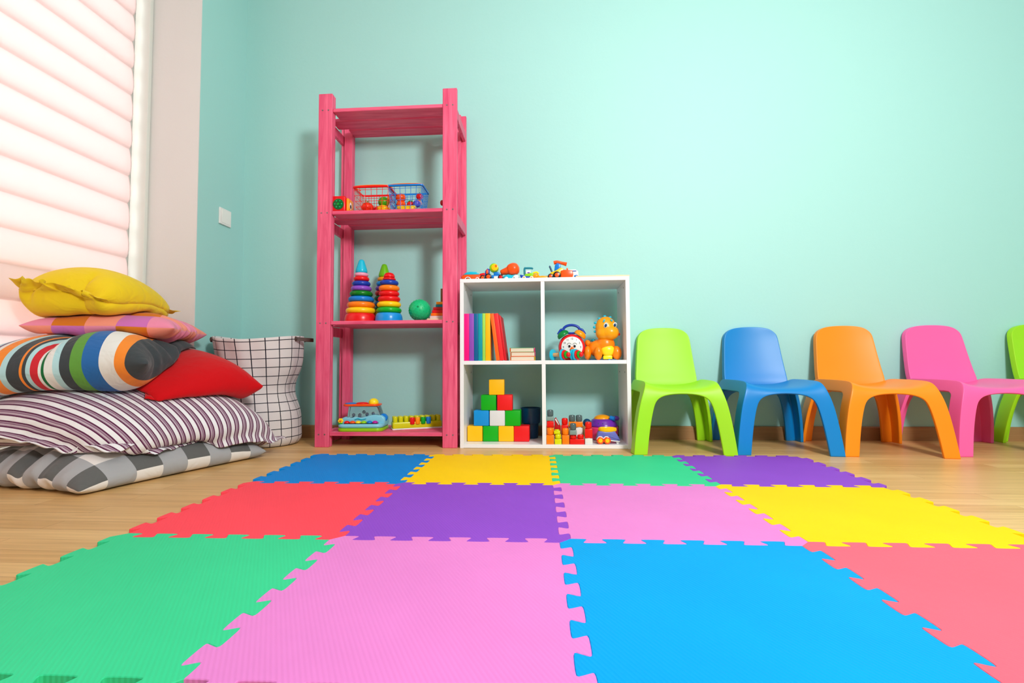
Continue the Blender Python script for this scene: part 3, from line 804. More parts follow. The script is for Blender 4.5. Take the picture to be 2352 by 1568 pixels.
# ------------------------------------------------------------------ laundry basket
def basket_cloth():
    m = bpy.data.materials.new('grid_canvas'); m.use_nodes = True; nt = m.node_tree; b = nt.nodes['Principled BSDF']
    b.inputs['Roughness'].default_value = .8; b.inputs['Specular IOR Level'].default_value = .2
    uv = nt.nodes.new('ShaderNodeUVMap'); uv.uv_map = 'uv'
    a = mth(nt, 'LESS_THAN', mth(nt, 'FRACT', comp(nt, uv.outputs[0], 0)), .07); c = mth(nt, 'LESS_THAN', mth(nt, 'FRACT', comp(nt, uv.outputs[0], 1)), .085)
    nt.links.new(mixc(nt, mth(nt, 'MAXIMUM', a, c), lin((222, 216, 216)), lin((26, 28, 42))), b.inputs['Base Color'])
    return m
def laundry():
    cxb, cyb, cxt, cyt = -1.425, .315, -1.452, .292; H = .525; nu, nv = 96, 40
    t = thing('laundry_basket', 'white canvas laundry basket with black grid lines in the corner', 'basket', (-1.425, .315, 0))
    def P(a, v, off=0):
        r = .168 + .038 * v ** 1.3
        waist = .048 * math.exp(-((v - .52) / .16) ** 2) * max(0, cos(a - radians(5))) ** 1.5
        wav = .005 * sin(5 * a + 2 + 3 * v) * sin(pi * min(v * 1.1, 1)) + .0035 * sin(11 * a + 6 * v) * v
        bot = .022 * (1 - min(v / .08, 1)) ** 2
        r = r - waist + wav - bot + off
        z = H * v + .012 * v ** 4 * sin(2 * a + 1.4) 
        x = cxb + (cxt - cxb) * v + r * cos(a); y = cyb + (cyt - cyb) * v + r * sin(a)
        y = min(y, WALLY - .022); x = max(x, WALLX + .004)
        return Vector((x + 1.425, y - .315, z))
    verts = []; faces = []; uvs = []
    for j in range(nv + 1):
        for i in range(nu): verts.append(P(2 * pi * i / nu, j / nv))
    for j in range(nv):
        for i in range(nu):
            i2 = (i + 1) % nu; faces.append((j * nu + i, j * nu + i2, (j + 1) * nu + i2, (j + 1) * nu + i))
            u0, u1 = i / nu * 20, (i + 1) / nu * 20; v0, v1 = j / nv * 12.4, (j + 1) / nv * 12.4
            uvs += [(u0, v0), (u1, v0), (u1, v1), (u0, v1)]
    c = len(verts); verts.append(Vector((0, 0, .004)))
    for i in range(nu): faces.append((c, (i + 1) % nu, i)); uvs += [(0.5, .5)] * 3
    me = bpy.data.meshes.new('canvas_body'); me.from_pydata(verts, [], faces); ul = me.uv_layers.new(name='uv')
    ul.data.foreach_set('uv', np.array(uvs, float).ravel()); me.polygons.foreach_set('use_smooth', [True] * len(me.polygons)); me.materials.append(basket_cloth())
    o = bpy.data.objects.new('canvas_body', me); link(o, t)
    s = o.modifiers.new('s', 'SOLIDIFY'); s.thickness = .004; s.offset = -1
    LEA = mat('brown_leather', (70, 46, 38), .5)
    for ang, out in ((radians(6), .05), (radians(196), .012)):
        b = bmesh.new()
        p0 = P(ang - .28, .975, .004); p1 = P(ang + .28, .975, .004); mid = P(ang, .985, .004 + out)
        pts = []
        for k in range(15):
            q = k / 14; w_ = sin(pi * q)
            pts.append(p0.lerp(p1, q) + (mid - p0.lerp(p1, .5)) * w_ + Vector((0, 0, -.012 * w_)))
        rows = []
        for k, p in enumerate(pts):
            tg = (pts[min(k + 1, 14)] - pts[max(k - 1, 0)]).normalized(); s_ = Vector((0, 0, 1)); n_ = tg.cross(s_).normalized()
            rows.append([b.verts.new(p + s_ * .009 + n_ * .0015), b.verts.new(p + s_ * .009 - n_ * .0015), b.verts.new(p - s_ * .009 - n_ * .0015), b.verts.new(p - s_ * .009 + n_ * .0015)])
        for r0, r1 in zip(rows[:-1], rows[1:]):
            for k in range(4): b.faces.new((r0[k], r0[(k + 1) % 4], r1[(k + 1) % 4], r1[k]))
        b.faces.new(rows[0]); b.faces.new(list(reversed(rows[-1]))); bmesh.ops.recalc_face_normals(b, faces=b.faces)
        for p in (p0, p1): ell(p, (.007, .004, .012), b, 10, 8)
        obj('handle', b, LEA, t, smooth=50)
laundry()

# ------------------------------------------------------------------ toys on the rack
Z1, Z2, Z3 = LEV[0], LEV[1], LEV[2]
S_ = 60
# activity cube
t = thing('activity_cube', 'red activity cube with green gear disc and yellow side', 'toy', (-1.026, .272, Z3))
obj('cube_body', box(-.042, .030, -.038, .036, 0, .080, .008, 3), RED, t, S_)
obj('side_panel', box(.030, .044, -.030, .034, .004, .070, .006, 3), AMBER, t, S_)
o = obj('gear_disc', cyl((-.004, -.039, .037), .027, .005, 'Y', 28, .0015), DGREEN, t, 40)
b = bmesh.new()
for k in range(6): ell((-.004 + .017 * cos(k * pi / 3), -.0425, .037 + .017 * sin(k * pi / 3)), (.0035, .002, .0035), b, 10, 6)
obj('gear_dots', b, SGREEN, o, S_)
obj('hub', cyl((-.004, -.042, .037), .006, .003, 'Y', 14, .001), GREEN, o, 40)
o = obj('side_eye', ell((.044, -.004, .036), (.0015, .014, .018)), WHITE, t, S_); obj('side_pupil', ell((.0455, -.007, .032), (.0012, .008, .010)), BLACK, t, S_)

def wire_basket(label, loc, w, d, h, body, top, rot=0):
    t = thing('wire_basket', label, 'basket', loc, rot, 'toy shopping baskets on the rack')
    b = bmesh.new(); tw, td = w / 2, d / 2; bw, bd = w / 2 - .012, d / 2 - .010
    def q(u, v, z):  # u,v in -1..1
        f = z / h; return (u * (bw + (tw - bw) * f), v * (bd + (td - bd) * f), z)
    r = .0013
    for k in range(7):
        u = -1 + 2 * k / 6
        tube([q(u, -1, .002), q(u, -1, h)], r, b, 5); tube([q(u, 1, .002), q(u, 1, h)], r, b, 5)
    for k in range(1, 6):
        u = -1 + 2 * k / 6
        tube([q(-1, u, .002), q(-1, u, h)], r, b, 5); tube([q(1, u, .002), q(1, u, h)], r, b, 5)
    for k in range(5):
        z = .003 + (h - .010) * k / 4.4
        tube([q(-1, -1, z), q(1, -1, z), q(1, 1, z), q(-1, 1, z)], r, b, 5, closed=True)
    obj('wire_grid', b, body, t, S_)
    b = bmesh.new()
    def rr(W, D, n=5, R=.012):
        out = []
        for cx_, cy_, a0 in ((W - R, D - R, 0), (-W + R, D - R, pi / 2), (-W + R, -D + R, pi), (W - R, -D + R, 1.5 * pi)):
            for k in range(n + 1): out.append((cx_ + R * cos(a0 + pi / 2 * k / n), cy_ + R * sin(a0 + pi / 2 * k / n)))
        return out
    A = rr(tw + .005, td + .005); B = rr(tw - .001, td - .001)
    rows = [[b.verts.new((x, y, z)) for x, y in L_] for L_, z in ((B, h - .010), (A, h - .008), (A, h - .001), (B, h))]
    rows.append(rows[0])
    for r0, r1 in zip(rows[:-1], rows[1:]):
        n = len(r0)
        for k in range(n): b.faces.new((r0[k], r0[(k + 1) % n], r1[(k + 1) % n], r1[k]))
    bmesh.ops.recalc_face_normals(b, faces=b.faces)
    obj('rim', b, body, t, 50)
    b = bmesh.new(); z = h + .0025
    tube([(-tw + .012, -.004, h), (-tw + .008, -td + .006, z), (tw - .008, -td + .006, z), (tw - .012, -.004, h)], .0024, b, 8)
    obj('handle', b, top, t, S_)
    obj('floor_plate', box(-bw, bw, -bd, bd, 0, .002), body, t)
    return t
wire_basket('red wire toy basket with orange handle on the upper shelf', (-.876, .322, Z3), .176, .130, .132, RED, ORANGE)
wire_basket('blue wire toy basket with orange handle on the upper shelf', (-.704, .322, Z3), .168, .130, .134, BLUE, ORANGE)
def simple(name, label, cat, bm, m, loc, group=None, smooth=S_, rot=None):
    o = obj(name, bm, m, None, smooth, loc, rot); tag(o, label, cat, group); return o
TF = 'toy fruit and vegetables in the baskets'
def pumpkin(r, n=7):
    b = bmesh.new(); bmesh.ops.create_uvsphere(b, u_segments=28, v_segments=14, radius=r)
    for v in b.verts:
        a = math.atan2(v.co.y, v.co.x); f = 1 - .10 * abs(cos(a * n / 2)) ** 6; v.co.x *= f; v.co.y *= f; v.co.z = v.co.z * .85
    return b
zb = Z3 + .003
def fruit(nm, lb, bmf, m, loc, stem=None, sm=None):
    t = thing(nm, lb, 'toy food', loc, 0, TF); obj('body', bmf, m, t, S_)
    if stem is not None: obj('stem', stem, sm, t, S_)
    return t
fruit('toy_tomato', 'shiny red orange toy tomato in the red basket', pumpkin(.031), plastic('tomato', (245, 52, 14)), (-.908, .300, zb + .034), cyl((0, 0, .029), .004, .010), GREEN)
fruit('toy_strawberry', 'small red toy fruit beside the tomato in red basket', lathe([(0, -.020), (.010, -.012), (.018, .004), (.014, .014), (0, .018)]), RED, (-.872, .335, zb + .030), cyl((0, 0, .018), .003, .006), GREEN)
fruit('toy_cabbage', 'round green toy vegetable in the red basket', ell((0, 0, 0), (.028, .027, .027)), plastic('leaf_green', (70, 170, 20)), (-.833, .322, zb + .067))
fruit('toy_lemon', 'yellow toy lemon under the green one in red basket', ell((0, 0, 0), (.030, .021, .019)), YELLOW, (-.828, .296, zb + .025), ell((.030, 0, 0), (.005, .004, .004)), YELLOW)
fruit('toy_pepper', 'orange toy pepper at the right end of red basket', ell((0, 0, 0), (.014, .016, .018)), AMBER, (-.806, .335, zb + .085), cyl((0, 0, .020), .003, .010), GREEN)
fruit('toy_carrot', 'orange toy carrot standing at the back of red basket', lathe([(0, -.045), (.006, -.035), (.011, .01), (.008, .022), (0, .024)]), ORANGE, (-.935, .345, zb + .052), cyl((0, 0, .030), .003, .016), GREEN)
fruit('toy_orange', 'upper orange toy fruit in the blue basket', ell((0, 0, 0), (.026, .024, .022)), DORANGE, (-.742, .312, zb + .083), cyl((0, 0, .021), .003, .004), GREEN)
fruit('toy_pumpkin', 'lower ribbed orange toy pumpkin in the blue basket', pumpkin(.025), DORANGE, (-.742, .318, zb + .050), cyl((0, 0, .023), .003, .004), GREEN)
fruit('toy_banana', 'long yellow toy banana across the bottom of blue basket', tube([(-.046, 0, .008), (-.03, 0, -.002), (0, 0, -.006), (.03, 0, -.002), (.046, 0, .008)], [.006, .015, .018, .015, .005], None, 12), YELLOW, (-.706, .292, zb + .024))
fruit('toy_apple', 'red toy apple with green leaf in the blue basket', ell((0, 0, 0), (.018, .017, .016)), RED, (-.697, .325, zb + .052), ell((0, 0, .017), (.012, .008, .004)), GREEN)
fruit('toy_plum', 'violet toy plum in the blue basket', ell((0, 0, 0), (.019, .018, .018)), plastic('plum', (88, 84, 205)), (-.658, .300, zb + .047), cyl((0, 0, .018), .002, .006), GREEN)
fruit('toy_cherry', 'red toy fruit highest on the right of blue basket', ell((0, 0, 0), (.018, .017, .018)), RED, (-.655, .345, zb + .098), cyl((0, 0, .018), .002, .008), GREEN)
fruit('toy_peach', 'pale orange toy peach in the blue basket', ell((0, 0, 0), (.019, .017, .016)), plastic('peach', (250, 170, 120)), (-.660, .345, zb + .064), cyl((0, 0, .016), .002, .005), GREEN)
t = thing('rattle', 'red and white rattle partly hidden by the right post', 'toy', (-.506, .292, Z3 + .018))
obj('grip', tube([(-.018, 0, .028), (.03, 0, .018)], .007, None, 12), WHITE, t, S_); obj('knob', ell((-.022, 0, .030), (.010, .012, .014)), DRED, t, S_); obj('head', ell((.034, 0, .012), (.022, .022, .030)), DRED, t, S_)

def pyramid(label, loc, rings, cap, z=Z2, dome=False):
    t = thing('stacking_pyramid', label, 'toy', (loc[0], loc[1], z), 0, 'stacking ring pyramids')
    zz = 0; last = len(rings) - 1
    for k, (r, h, m) in enumerate(rings):
        if k == 0: # base: dished disc
            b = lathe([(0, 0), (r, 0), (r * 1.0, h * .25), (r * .985, h * .55), (r * .93, h * .85), (r * .86, h), (0, h)], 40)
            obj('base', b, m, t, 35)
        else:
            b = ring((0, 0, zz + h / 2), r - h * .55, h * .55, h * .5, 40, 14); o = obj('ring', b, m, t, 180)
        zz += h
    obj('rod', cyl((0, 0, zz / 2), .008, zz - .004), WHITE, t, 40)
    r, h, m = cap
    if dome: b = lathe([(0, 0), (r * .8, 0), (r, h * .2), (r * .97, h * .45), (r * .75, h * .8), (r * .4, h * .96), (0, h)], 32)
    else: b = lathe([(0, 0), (r * .85, 0), (r * .98, h * .06), (r, h * .16), (r * .93, h * .3), (r * .48, h * .88), (r * .40, h * .96), (r * .22, h), (0, h)], 32)
    bmesh.ops.translate(b, vec=(0, 0, zz - .001), verts=b.verts)
    obj('top_cone' if not dome else 'top_dome', b, m, t, 50)
    return t
pyramid('tall ring pyramid with turquoise cone and red base', (-.938, .303), [(.079, .040, RED), (.0735, .030, YELLOW), (.068, .0285, plastic('ring_orange', (255, 130, 12))), (.062, .028, BLUE), (.0555, .027, plastic('ring_green', (0, 122, 20))), (.050, .0255, plastic('ring_purple', (140, 75, 200))), (.0445, .0245, DBLUE), (.0385, .0235, RED), (.034, .019, LPINK)], (.029, .068, CYAN))
pyramid('shorter ring pyramid with red domed top and blue base', (-.792, .290), [(.066, .040, plastic('sky_blue', (20, 145, 225))), (.061, .0285, plastic('ring_leaf', (0, 170, 40))), (.0585, .0285, YELLOW), (.0545, .027, RED), (.050, .0255, RED), (.0505, .028, plastic('ring_orange', (255, 130, 12))), (.0455, .0255, DBLUE), (.032, .013, RED)], (.0275, .028, RED), dome=True)
pyramid('ring pyramid with lime cone, half hidden behind the red topped one', (-.858, .412), [(.054, .034, RED), (.052, .029, LEMON), (.051, .027, DGREEN), (.050, .027, BLUE), (.050, .027, DGREEN), (.047, .026, RED), (.045, .025, PURPLE), (.041, .025, plastic('sky_blue', (20, 145, 225))), (.035, .022, AMBER)], (.029, .070, plastic('cone_lime', (110, 190, 10))))

# green spiky ball
b = bmesh.new(); bmesh.ops.create_uvsphere(b, u_segments=40, v_segments=24, radius=.0535)
t = thing('massage_ball', 'green rubber ball covered with small nubs', 'ball', (-.641, .300, Z2 + .055)); obj('ball_body', b, SGREEN, t, 180)
b = bmesh.new(); ga = pi * (3 - 5 ** .5); N_ = 150
for k in range(N_):
    zc = 1 - 2 * (k + .5) / N_; rr = math.sqrt(1 - zc * zc); d = Vector((rr * cos(k * ga), rr * sin(k * ga), zc))
    if zc > -.98: ell(d * .0535, (.0022, .0022, .0022), b, 6, 5)
o = obj('nubs', b, SGREEN, t, 180)
b = ring((.004, -.0525, .012), .0035, .0012, None, 14, 8, axis='Y'); obj('valve', b, plastic('valve_green', (0, 120, 70)), t, 180)

# wooden peg stacker
t = thing('wooden_stacker', 'wooden shape stacker with rod, half behind the right post', 'toy', (-.537, .328, Z2), 0)
obj('base', box(-.062, .062, -.055, .055, 0, .012, .002), PALEWOOD, t, 40)
z = .012
for w, h, m in ((.050, .014, mat('pale_pink_wood', (235, 200, 200), .5)), (.046, .014, ORANGE), (.041, .015, RED), (.037, .015, DRED), (.026, .014, TEAL), (.024, .014, AMBER)):
    obj('block', box(-w, w, -w * .85, w * .85, z, z + h - .0005, .002), m, t, 40); z += h
obj('rod', cyl((0, 0, .085), .006, .160, 'Z', 16, .002), mat('dark_rod_wood', (130, 84, 44), .5), t, 40)

# toy piano with clear dome
t = thing('toy_piano', 'light blue musical toy with coloured keys and clear drum', 'toy', (-.925, .318, Z1), radians(3))
def rrect(x0, x1, y0, y1, R, n=6):
    out = []
    for cx_, cy_, a0 in ((x1 - R, y1 - R, 0), (x0 + R, y1 - R, pi / 2), (x0 + R, y0 + R, pi), (x1 - R, y0 + R, 1.5 * pi)):
        for k in range(n + 1): out.append((cx_ + R * cos(a0 + pi / 2 * k / n), cy_ + R * sin(a0 + pi / 2 * k / n)))
    return out
obj('base', prism(rrect(-.110, .112, -.080, .070, .035), 0, .016, 'Z', .004), LIME, t, 40)
obj('body', prism(rrect(-.109, .111, -.078, .069, .034), .016, .036, 'Z', .008), LBLUE, t, 50)
hump = [(-.108, .030), (-.106, .056), (-.085, .066), (-.055, .060), (-.035, .066), (-.010, .062), (.020, .068), (.055, .076), (.095, .072), (.110, .060), (.111, .030)]
obj('back_panel', prism(hump, -.030, .055, 'Y', .006), LBLUE, t, 50)
obj('key_bed', box(-.078, .085, -.068, -.034, .034, .039, .002), BLACK, t, 40)
for k, m in enumerate((RED, DORANGE, LEMON, plastic('key_lime', (150, 215, 20)), BLUE, MAGENTA)):
    obj('key', ell((-.066 + k * .0275, -.053, .041), (.0135, .013, .009)), m, t, 180)
o = obj('flower', bmesh.new(), LEMON, t, 180); bpy.data.objects.remove(o)
b = bmesh.new()
for k in range(6): ell((-.094 + .008 * cos(k * pi / 3), -.060, .050 + .008 * sin(k * pi / 3)), (.006, .003, .006), b, 10, 6)
obj('flower', b, LEMON, t, 180); obj('flower_centre', ell((-.094, -.064, .050), (.005, .003, .005)), ORANGE, t, 180); obj('leaf', box(-.104, -.084, -.066, -.056, .034, .041, .002), GREEN, t, 40)
CL = mat('clear_plastic', (225, 238, 245), .06, .5, trans=1.0)
b = prism([(-.078, .060), (-.070, .118), (.072, .118), (.088, .070)], -.022, .046, 'Y', .006); obj('clear_drum', b, CL, t, 50)
b = bmesh.new()
for k, (x, z_) in enumerate([(-.05, .070), (-.02, .069), (.015, .073), (.045, .076), (.0, .083)]): ell((x, .012, z_ + .004), (.008, .008, .008), b, 10, 8)
obj('beads', b, mat('smoky_beads', (150, 165, 185), .3), t, 180)
obj('drum_lid', prism(rrect(-.098, .082, -.040, .052, .03), .118, .128, 'Z', .003), DORANGE, t, 50)
obj('lid_button', ell((-.066, 0, .129), (.028, .028, .006)), BLUE, t, 180); obj('lid_button', ell((-.008, 0, .130), (.030, .028, .007)), RED, t, 180); obj('lid_ball', ell((.048, 0, .134), (.024, .024, .021)), LEMON, t, 180)
b = cyl((.100, -.005, .060), .020, .012, 'Y', 20, .003); obj('side_wheel', b, BLUE, t, 40)
b = tube([(-.035, -.031, .052), (-.02, -.032, .058), (.0, -.032, .053), (.02, -.032, .058)], .0022); obj('decoration', b, CYAN, t, 180)

# peg train board
t = thing('peg_board', 'yellow green toy block board with coloured pegs on the bottom shelf', 'toy', (-.677, .384, Z1), radians(25))
obj('base', prism(rrect(-.125, .125, -.035, .035, .008), 0, .006, 'Z', .001), WHITE, t, 40)
obj('body', prism(rrect(-.123, .123, -.033, .033, .008), .006, .036, 'Z', .004), YGREEN, t, 40)
for k in range(9):
    x = -.108 + k * .027
    b = bmesh.new(); cyl((x, .016, .049), .0115, .030, 'Z', 16, .004, b); cyl((x, -.012, .049), .0115, .030, 'Z', 16, .004, b)
    obj('stud', b, YGREEN, t, 40)
for k, m in zip((3, 4, 5, 6), (RED, AMBER, plastic('ring_leaf', (0, 170, 40)), BLUE)):
    x = -.108 + k * .027
    b = cyl((x, -.029, .041), .0125, .034, 'Z', 18, .003); obj('peg', b, m, t, 40)

# ------------------------------------------------------------------ toys on top of the cube shelf
ZT = CH
def wheel(t, x, y, z, r, w, hub, tyre=BLACK):
    o = obj('wheel', cyl((x, y, z), r, w, 'Y', 24, r * .22), tyre, t, 40)
    obj('hub_cap', cyl((x, y - w / 2, z), r * .58, .003, 'Y', 18, .001), hub, o, 40)
t = thing('toy_boat', 'orange and turquoise toy boat at the left end of the shelf top', 'toy', (-.380, .290, ZT))
b = prism([(-.046, .010), (-.050, .020), (-.036, .030), (.040, .030), (.048, .018), (.044, .004), (-.040, .004)], -.024, .024, 'Y', .004); obj('hull', b, DORANGE, t, 50)
b = prism([(-.042, .029), (-.026, .041), (-.005, .045), (.024, .043), (.042, .030)], -.022, .022, 'Y', .005); obj('canopy', b, CYAN, t, 50)
b = tube([(-.032, -.025, .003), (-.026, -.025, .013), (-.016, -.025, .017), (-.006, -.025, .013), (-.001, -.025, .003)], .0022); obj('wheel_arch', b, WHITE, t, 180)
wheel(t, -.016, -.022, .0085, .0085, .006, DORANGE); wheel(t, .030, -.022, .0085, .0085, .006, DORANGE, WHITE)
t = thing('toy_mixer_truck', 'toy truck with green and yellow drum and black wheels', 'toy', (-.282, .285, ZT))
obj('bonnet', prism([(-.060, .022), (-.056, .034), (-.038, .038), (-.028, .036), (-.028, .010), (-.054, .010)], -.016, .016, 'Y', .003), RED, t, 50)
obj('cab', prism([(-.034, .014), (-.030, .046), (-.020, .058), (-.010, .056), (-.010, .014)], -.018, .018, 'Y', .003), DBLUE, t, 50)
obj('door_panel', ell((-.020, -.018, .040), (.006, .003, .014)), DORANGE, t, 180)
obj('chassis', box(-.030, .045, -.017, .017, .012, .026, .003), BLUE, t, 40); obj('tank', box(.012, .042, -.020, .014, .006, .020, .003), WHITE, t, 40)
obj('mixer_drum', cyl((.012, -.002, .062), .022, .034, 'Y', 24, .008), plastic('drum_green', (140, 215, 20)), t, 40); obj('drum_front', cyl((.017, -.020, .062), .017, .008, 'Y', 22, .003), YELLOW, t, 40); obj('drum_hole', cyl((.024, -.025, .068), .006, .003, 'Y', 14, .001), ORANGE, t, 40)
obj('drum_support', box(.010, .038, -.012, .012, .026, .042, .004), BLUE, t, 40)
wheel(t, -.042, -.020, .013, .013, .010, DORANGE); wheel(t, -.014, -.022, .0165, .0165, .010, DORANGE); wheel(t, .046, -.020, .0135, .0135, .010, RED)
wheel(t, -.014, .022, .0165, .0165, .010, DORANGE); wheel(t, .046, .022, .0135, .0135, .010, RED)
t = thing('toy_tanker', 'toy with big round orange drum on a turquoise base', 'toy', (-.192, .300, ZT))
b = lathe(smp([(0, -.050), (.011, -.048), (.016, -.030), (.020, -.014), (.027, -.006), (.0315, .010), (.030, .026), (.020, .040), (0, .046)]), 32, 'X')
bmesh.ops.rotate(b, cent=(0, 0, 0), matrix=Matrix.Rotation(radians(-14), 3, 'Y'), verts=b.verts); bmesh.ops.translate(b, vec=(0, 0, .054), verts=b.verts); obj('drum', b, DORANGE, t, 60)
b = prism([(-.035, .004), (-.030, .024), (-.010, .030), (.010, .026), (.030, .030), (.036, .018), (.036, .004)], -.022, .022, 'Y', .004); obj('base', b, CYAN, t, 50)
obj('cab', ell((.028, -.012, .016), (.016, .016, .013)), WHITE, t, 180); wheel(t, -.018, -.022, .009, .009, .006, WHITE, WHITE); wheel(t, .020, -.026, .009, .009, .006, GREY, WHITE)
t = thing('toy_digger', 'small green and blue toy digger with teal handle', 'toy', (-.098, .285, ZT))
obj('base', prism([(-.046, .022), (-.040, .004), (.014, .004), (.020, .012), (-.020, .020), (-.044, .026)], -.016, .016, 'Y', .003), DBLUE, t, 50)
obj('body', prism([(-.022, .016), (-.024, .026), (.0, .032), (.018, .034), (.020, .018)], -.016, .016, 'Y', .003), plastic('drum_green', (140, 215, 20)), t, 50)
obj('face', box(-.018, .006, -.014, .014, .028, .046, .004), WHITE, t, 40); obj('mouth', ell((-.004, -.0145, .034), (.007, .002, .003)), PURPLE, t, 180)
obj('roll_bar', tube([(-.024, 0, .026), (-.024, 0, .056), (-.016, 0, .059), (.010, 0, .058), (.016, 0, .054)], .0048, None, 10), TEAL, t, 60)
obj('arm', tube([(.016, 0, .034), (.034, 0, .038), (.044, 0, .030)], .005, None, 10), LEMON, t, 60); obj('scoop', ell((.030, -.006, .018), (.018, .014, .012)), AMBER, t, 180)
wheel(t, -.026, -.017, .009, .009, .006, AMBER, WHITE); wheel(t, .010, -.017, .009, .009, .006, AMBER, WHITE)
simple('toy_shovel', 'orange yellow plastic piece lying left of the toy bulldozer', 'toy', prism([(-.030, 0), (-.022, .014), (.0, .017), (.024, .014), (.030, 0)], -.014, .014, 'Y', .004), AMBER, (-.036, .272, ZT))
t = thing('toy_bulldozer', 'yellow and orange toy bulldozer with blue cab and raised arm', 'toy', (.045, .285, ZT))
obj('body', prism([(-.052, .020), (-.040, .034), (-.016, .042), (.006, .056), (.020, .050), (.020, .012), (-.048, .012)], -.018, .018, 'Y', .003), YELLOW, t, 50)
obj('cab', prism([(-.024, .040), (-.021, .068), (-.010, .079), (.006, .074), (.010, .044)], -.014, .014, 'Y', .003), BLUE, t, 50)
obj('arm', tube([(-.026, 0, .082), (-.010, 0, .085), (.014, 0, .080), (.036, 0, .074)], [.009, .009, .0075, .010], None, 12), DORANGE, t, 60)
obj('blade', prism([(.006, .003), (.008, .040), (.024, .044), (.062, .040), (.066, .022), (.062, .003)], -.026, -.014, 'Y', .003), DORANGE, t, 50); obj('blade_arm', box(.010, .030, -.016, .012, .010, .026, .002), DORANGE, t, 40)
obj('exhaust', tube([(-.034, 0, .036), (-.044, 0, .062), (-.048, 0, .066)], .0045, None, 10), NAVY, t, 60); obj('lever', box(.034, .042, -.022, -.016, .040, .052, .001), DORANGE, t, 40)
wheel(t, -.042, -.022, .013, .013, .012, DORANGE); wheel(t, -.012, -.024, .018, .018, .014, DORANGE); wheel(t, -.012, .024, .018, .018, .014, DORANGE); wheel(t, -.042, .022, .013, .013, .012, DORANGE)
t = thing('toy_bus', 'small white toy with blue stripe behind the bulldozer', 'toy', (.108, .355, ZT))
obj('body', prism([(-.030, .004), (-.032, .050), (-.022, .060), (.018, .060), (.032, .050), (.034, .004)], -.020, .020, 'Y', .008), WHITE, t, 60); obj('stripe', box(-.014, .022, -.0215, -.018, .048, .052), DBLUE, t); wheel(t, .024, -.022, .009, .009, .006, WHITE, BLUE)
simple('wooden_block', 'thin wooden block behind the toy shovel', 'toy', box(-.036, .036, -.02, .02, 0, .030, .003), PALEWOOD, (-.020, .352, ZT))
t = thing('puzzle_board', 'flat pale wooden puzzle board at the right end of shelf top', 'puzzle', (.240, .355, ZT))
obj('board', box(-.120, .128, -.135, .100, 0, .006, .001), PALEWOOD, t, 40)
obj('puzzle_piece', prism([(-.055, -.06), (-.035, -.09), (.0, -.09), (.015, -.06), (-.01, -.035), (-.04, -.04)], .006, .012, 'Z', .0015), TEAL, t, 40)
obj('puzzle_piece', prism(rrect(.060, .118, -.10, -.03, .02), .006, .013, 'Z', .0015), LEMON, t, 40)
simple('toy_car', 'tiny blue toy car at the bulldozer blade', 'toy', ell((0, 0, .006), (.010, .006, .006)), BLUE, (.124, .262, ZT + .006))

# ------------------------------------------------------------------ books
ZM = .407
PG = mat('book_pages', (226, 214, 192), .8)
def book(x0, w, h, d, m, label, lean=0.0, y=.228):
    t = thing('hardcover_book', label, 'book', (x0, y, ZM), 0, 'rainbow books in the cube shelf')
    t.rotation_euler = (0, -lean, 0)
    b = bmesh.new(); e = .0022
    bx(b, 0, w, 0, .003, 0, h, .0009, 2); bx(b, 0, e, .003, d, 0, h); bx(b, w - e, w, .003, d, 0, h)
    obj('cover', b, m, t, 40); obj('pages', box(e, w - e, .0035, d - .004, .003, h - .003), PG, t)
    return t
BKM = lambda n, c: mat('book_' + n, c, .45, .35)
bk = [(-.4080, .0235, .224, 'magenta', (246, 4, 132), 'magenta hardcover book at the left end of the row'), (-.3840, .0225, .2245, 'violet', (146, 76, 186), 'violet hardcover book second from the left'),
      (-.3610, .0195, .2235, 'navy', (0, 98, 152), 'dark blue hardcover book between violet and teal'), (-.3408, .0195, .224, 'teal', (0, 156, 172), 'teal hardcover book between dark blue and lime'),
      (-.3206, .0135, .2245, 'lime', (160, 222, 90), 'thin lime green hardcover book'), (-.3064, .0225, .2245, 'amber', (255, 190, 0), 'amber yellow upright hardcover book')]
for x0, w, h, n, c, l in bk: book(x0, w, h, .16, BKM(n, c), l)
lean = radians(7.5)
book(-.2560, .0175, .224, .155, BKM('orange', (255, 108, 24)), 'orange hardcover book leaning left', lean)
book(-.2375, .0195, .224, .155, BKM('red', (246, 42, 48)), 'bright red hardcover book leaning on the orange one', lean)
book(-.2172, .0100, .214, .150, BKM('dark_red', (214, 26, 40)), 'dark red thin book at the right end of the leaning books', lean, .231)
# stack of board books
for k, (m1, m2, l) in enumerate(((ORANGE, YELLOW, 'board book with orange and yellow cover, lowest of the small stack'), (DORANGE, PINK, 'middle board book of the small stack with cream page edges'), (SGREEN, PINK, 'topmost board book of the small stack with green cover'))):
    t = thing('board_book', l, 'book', (-.1300 + (0, .0015, -.001)[k], .250, ZM + .0202 * k), (0, .02, -.015)[k], 'small stacked board books')
    obj('pages', box(-.056, .052, -.018, .10, 0.0013, .0187), PG, t); b = bmesh.new(); bx(b, -.058, .054, -.02, .102, 0, .0012); bx(b, -.058, .054, -.02, .102, .0188, .0199)
    obj('cover', b, m1, t); obj('spine', box(-.061, -.058, -.02, .102, 0, .0199, .0009), ORANGE, t, 40); obj('fore_edge_flap', box(.054, .0565, -.02, .102, 0, .0199, .0009), m2, t, 40)

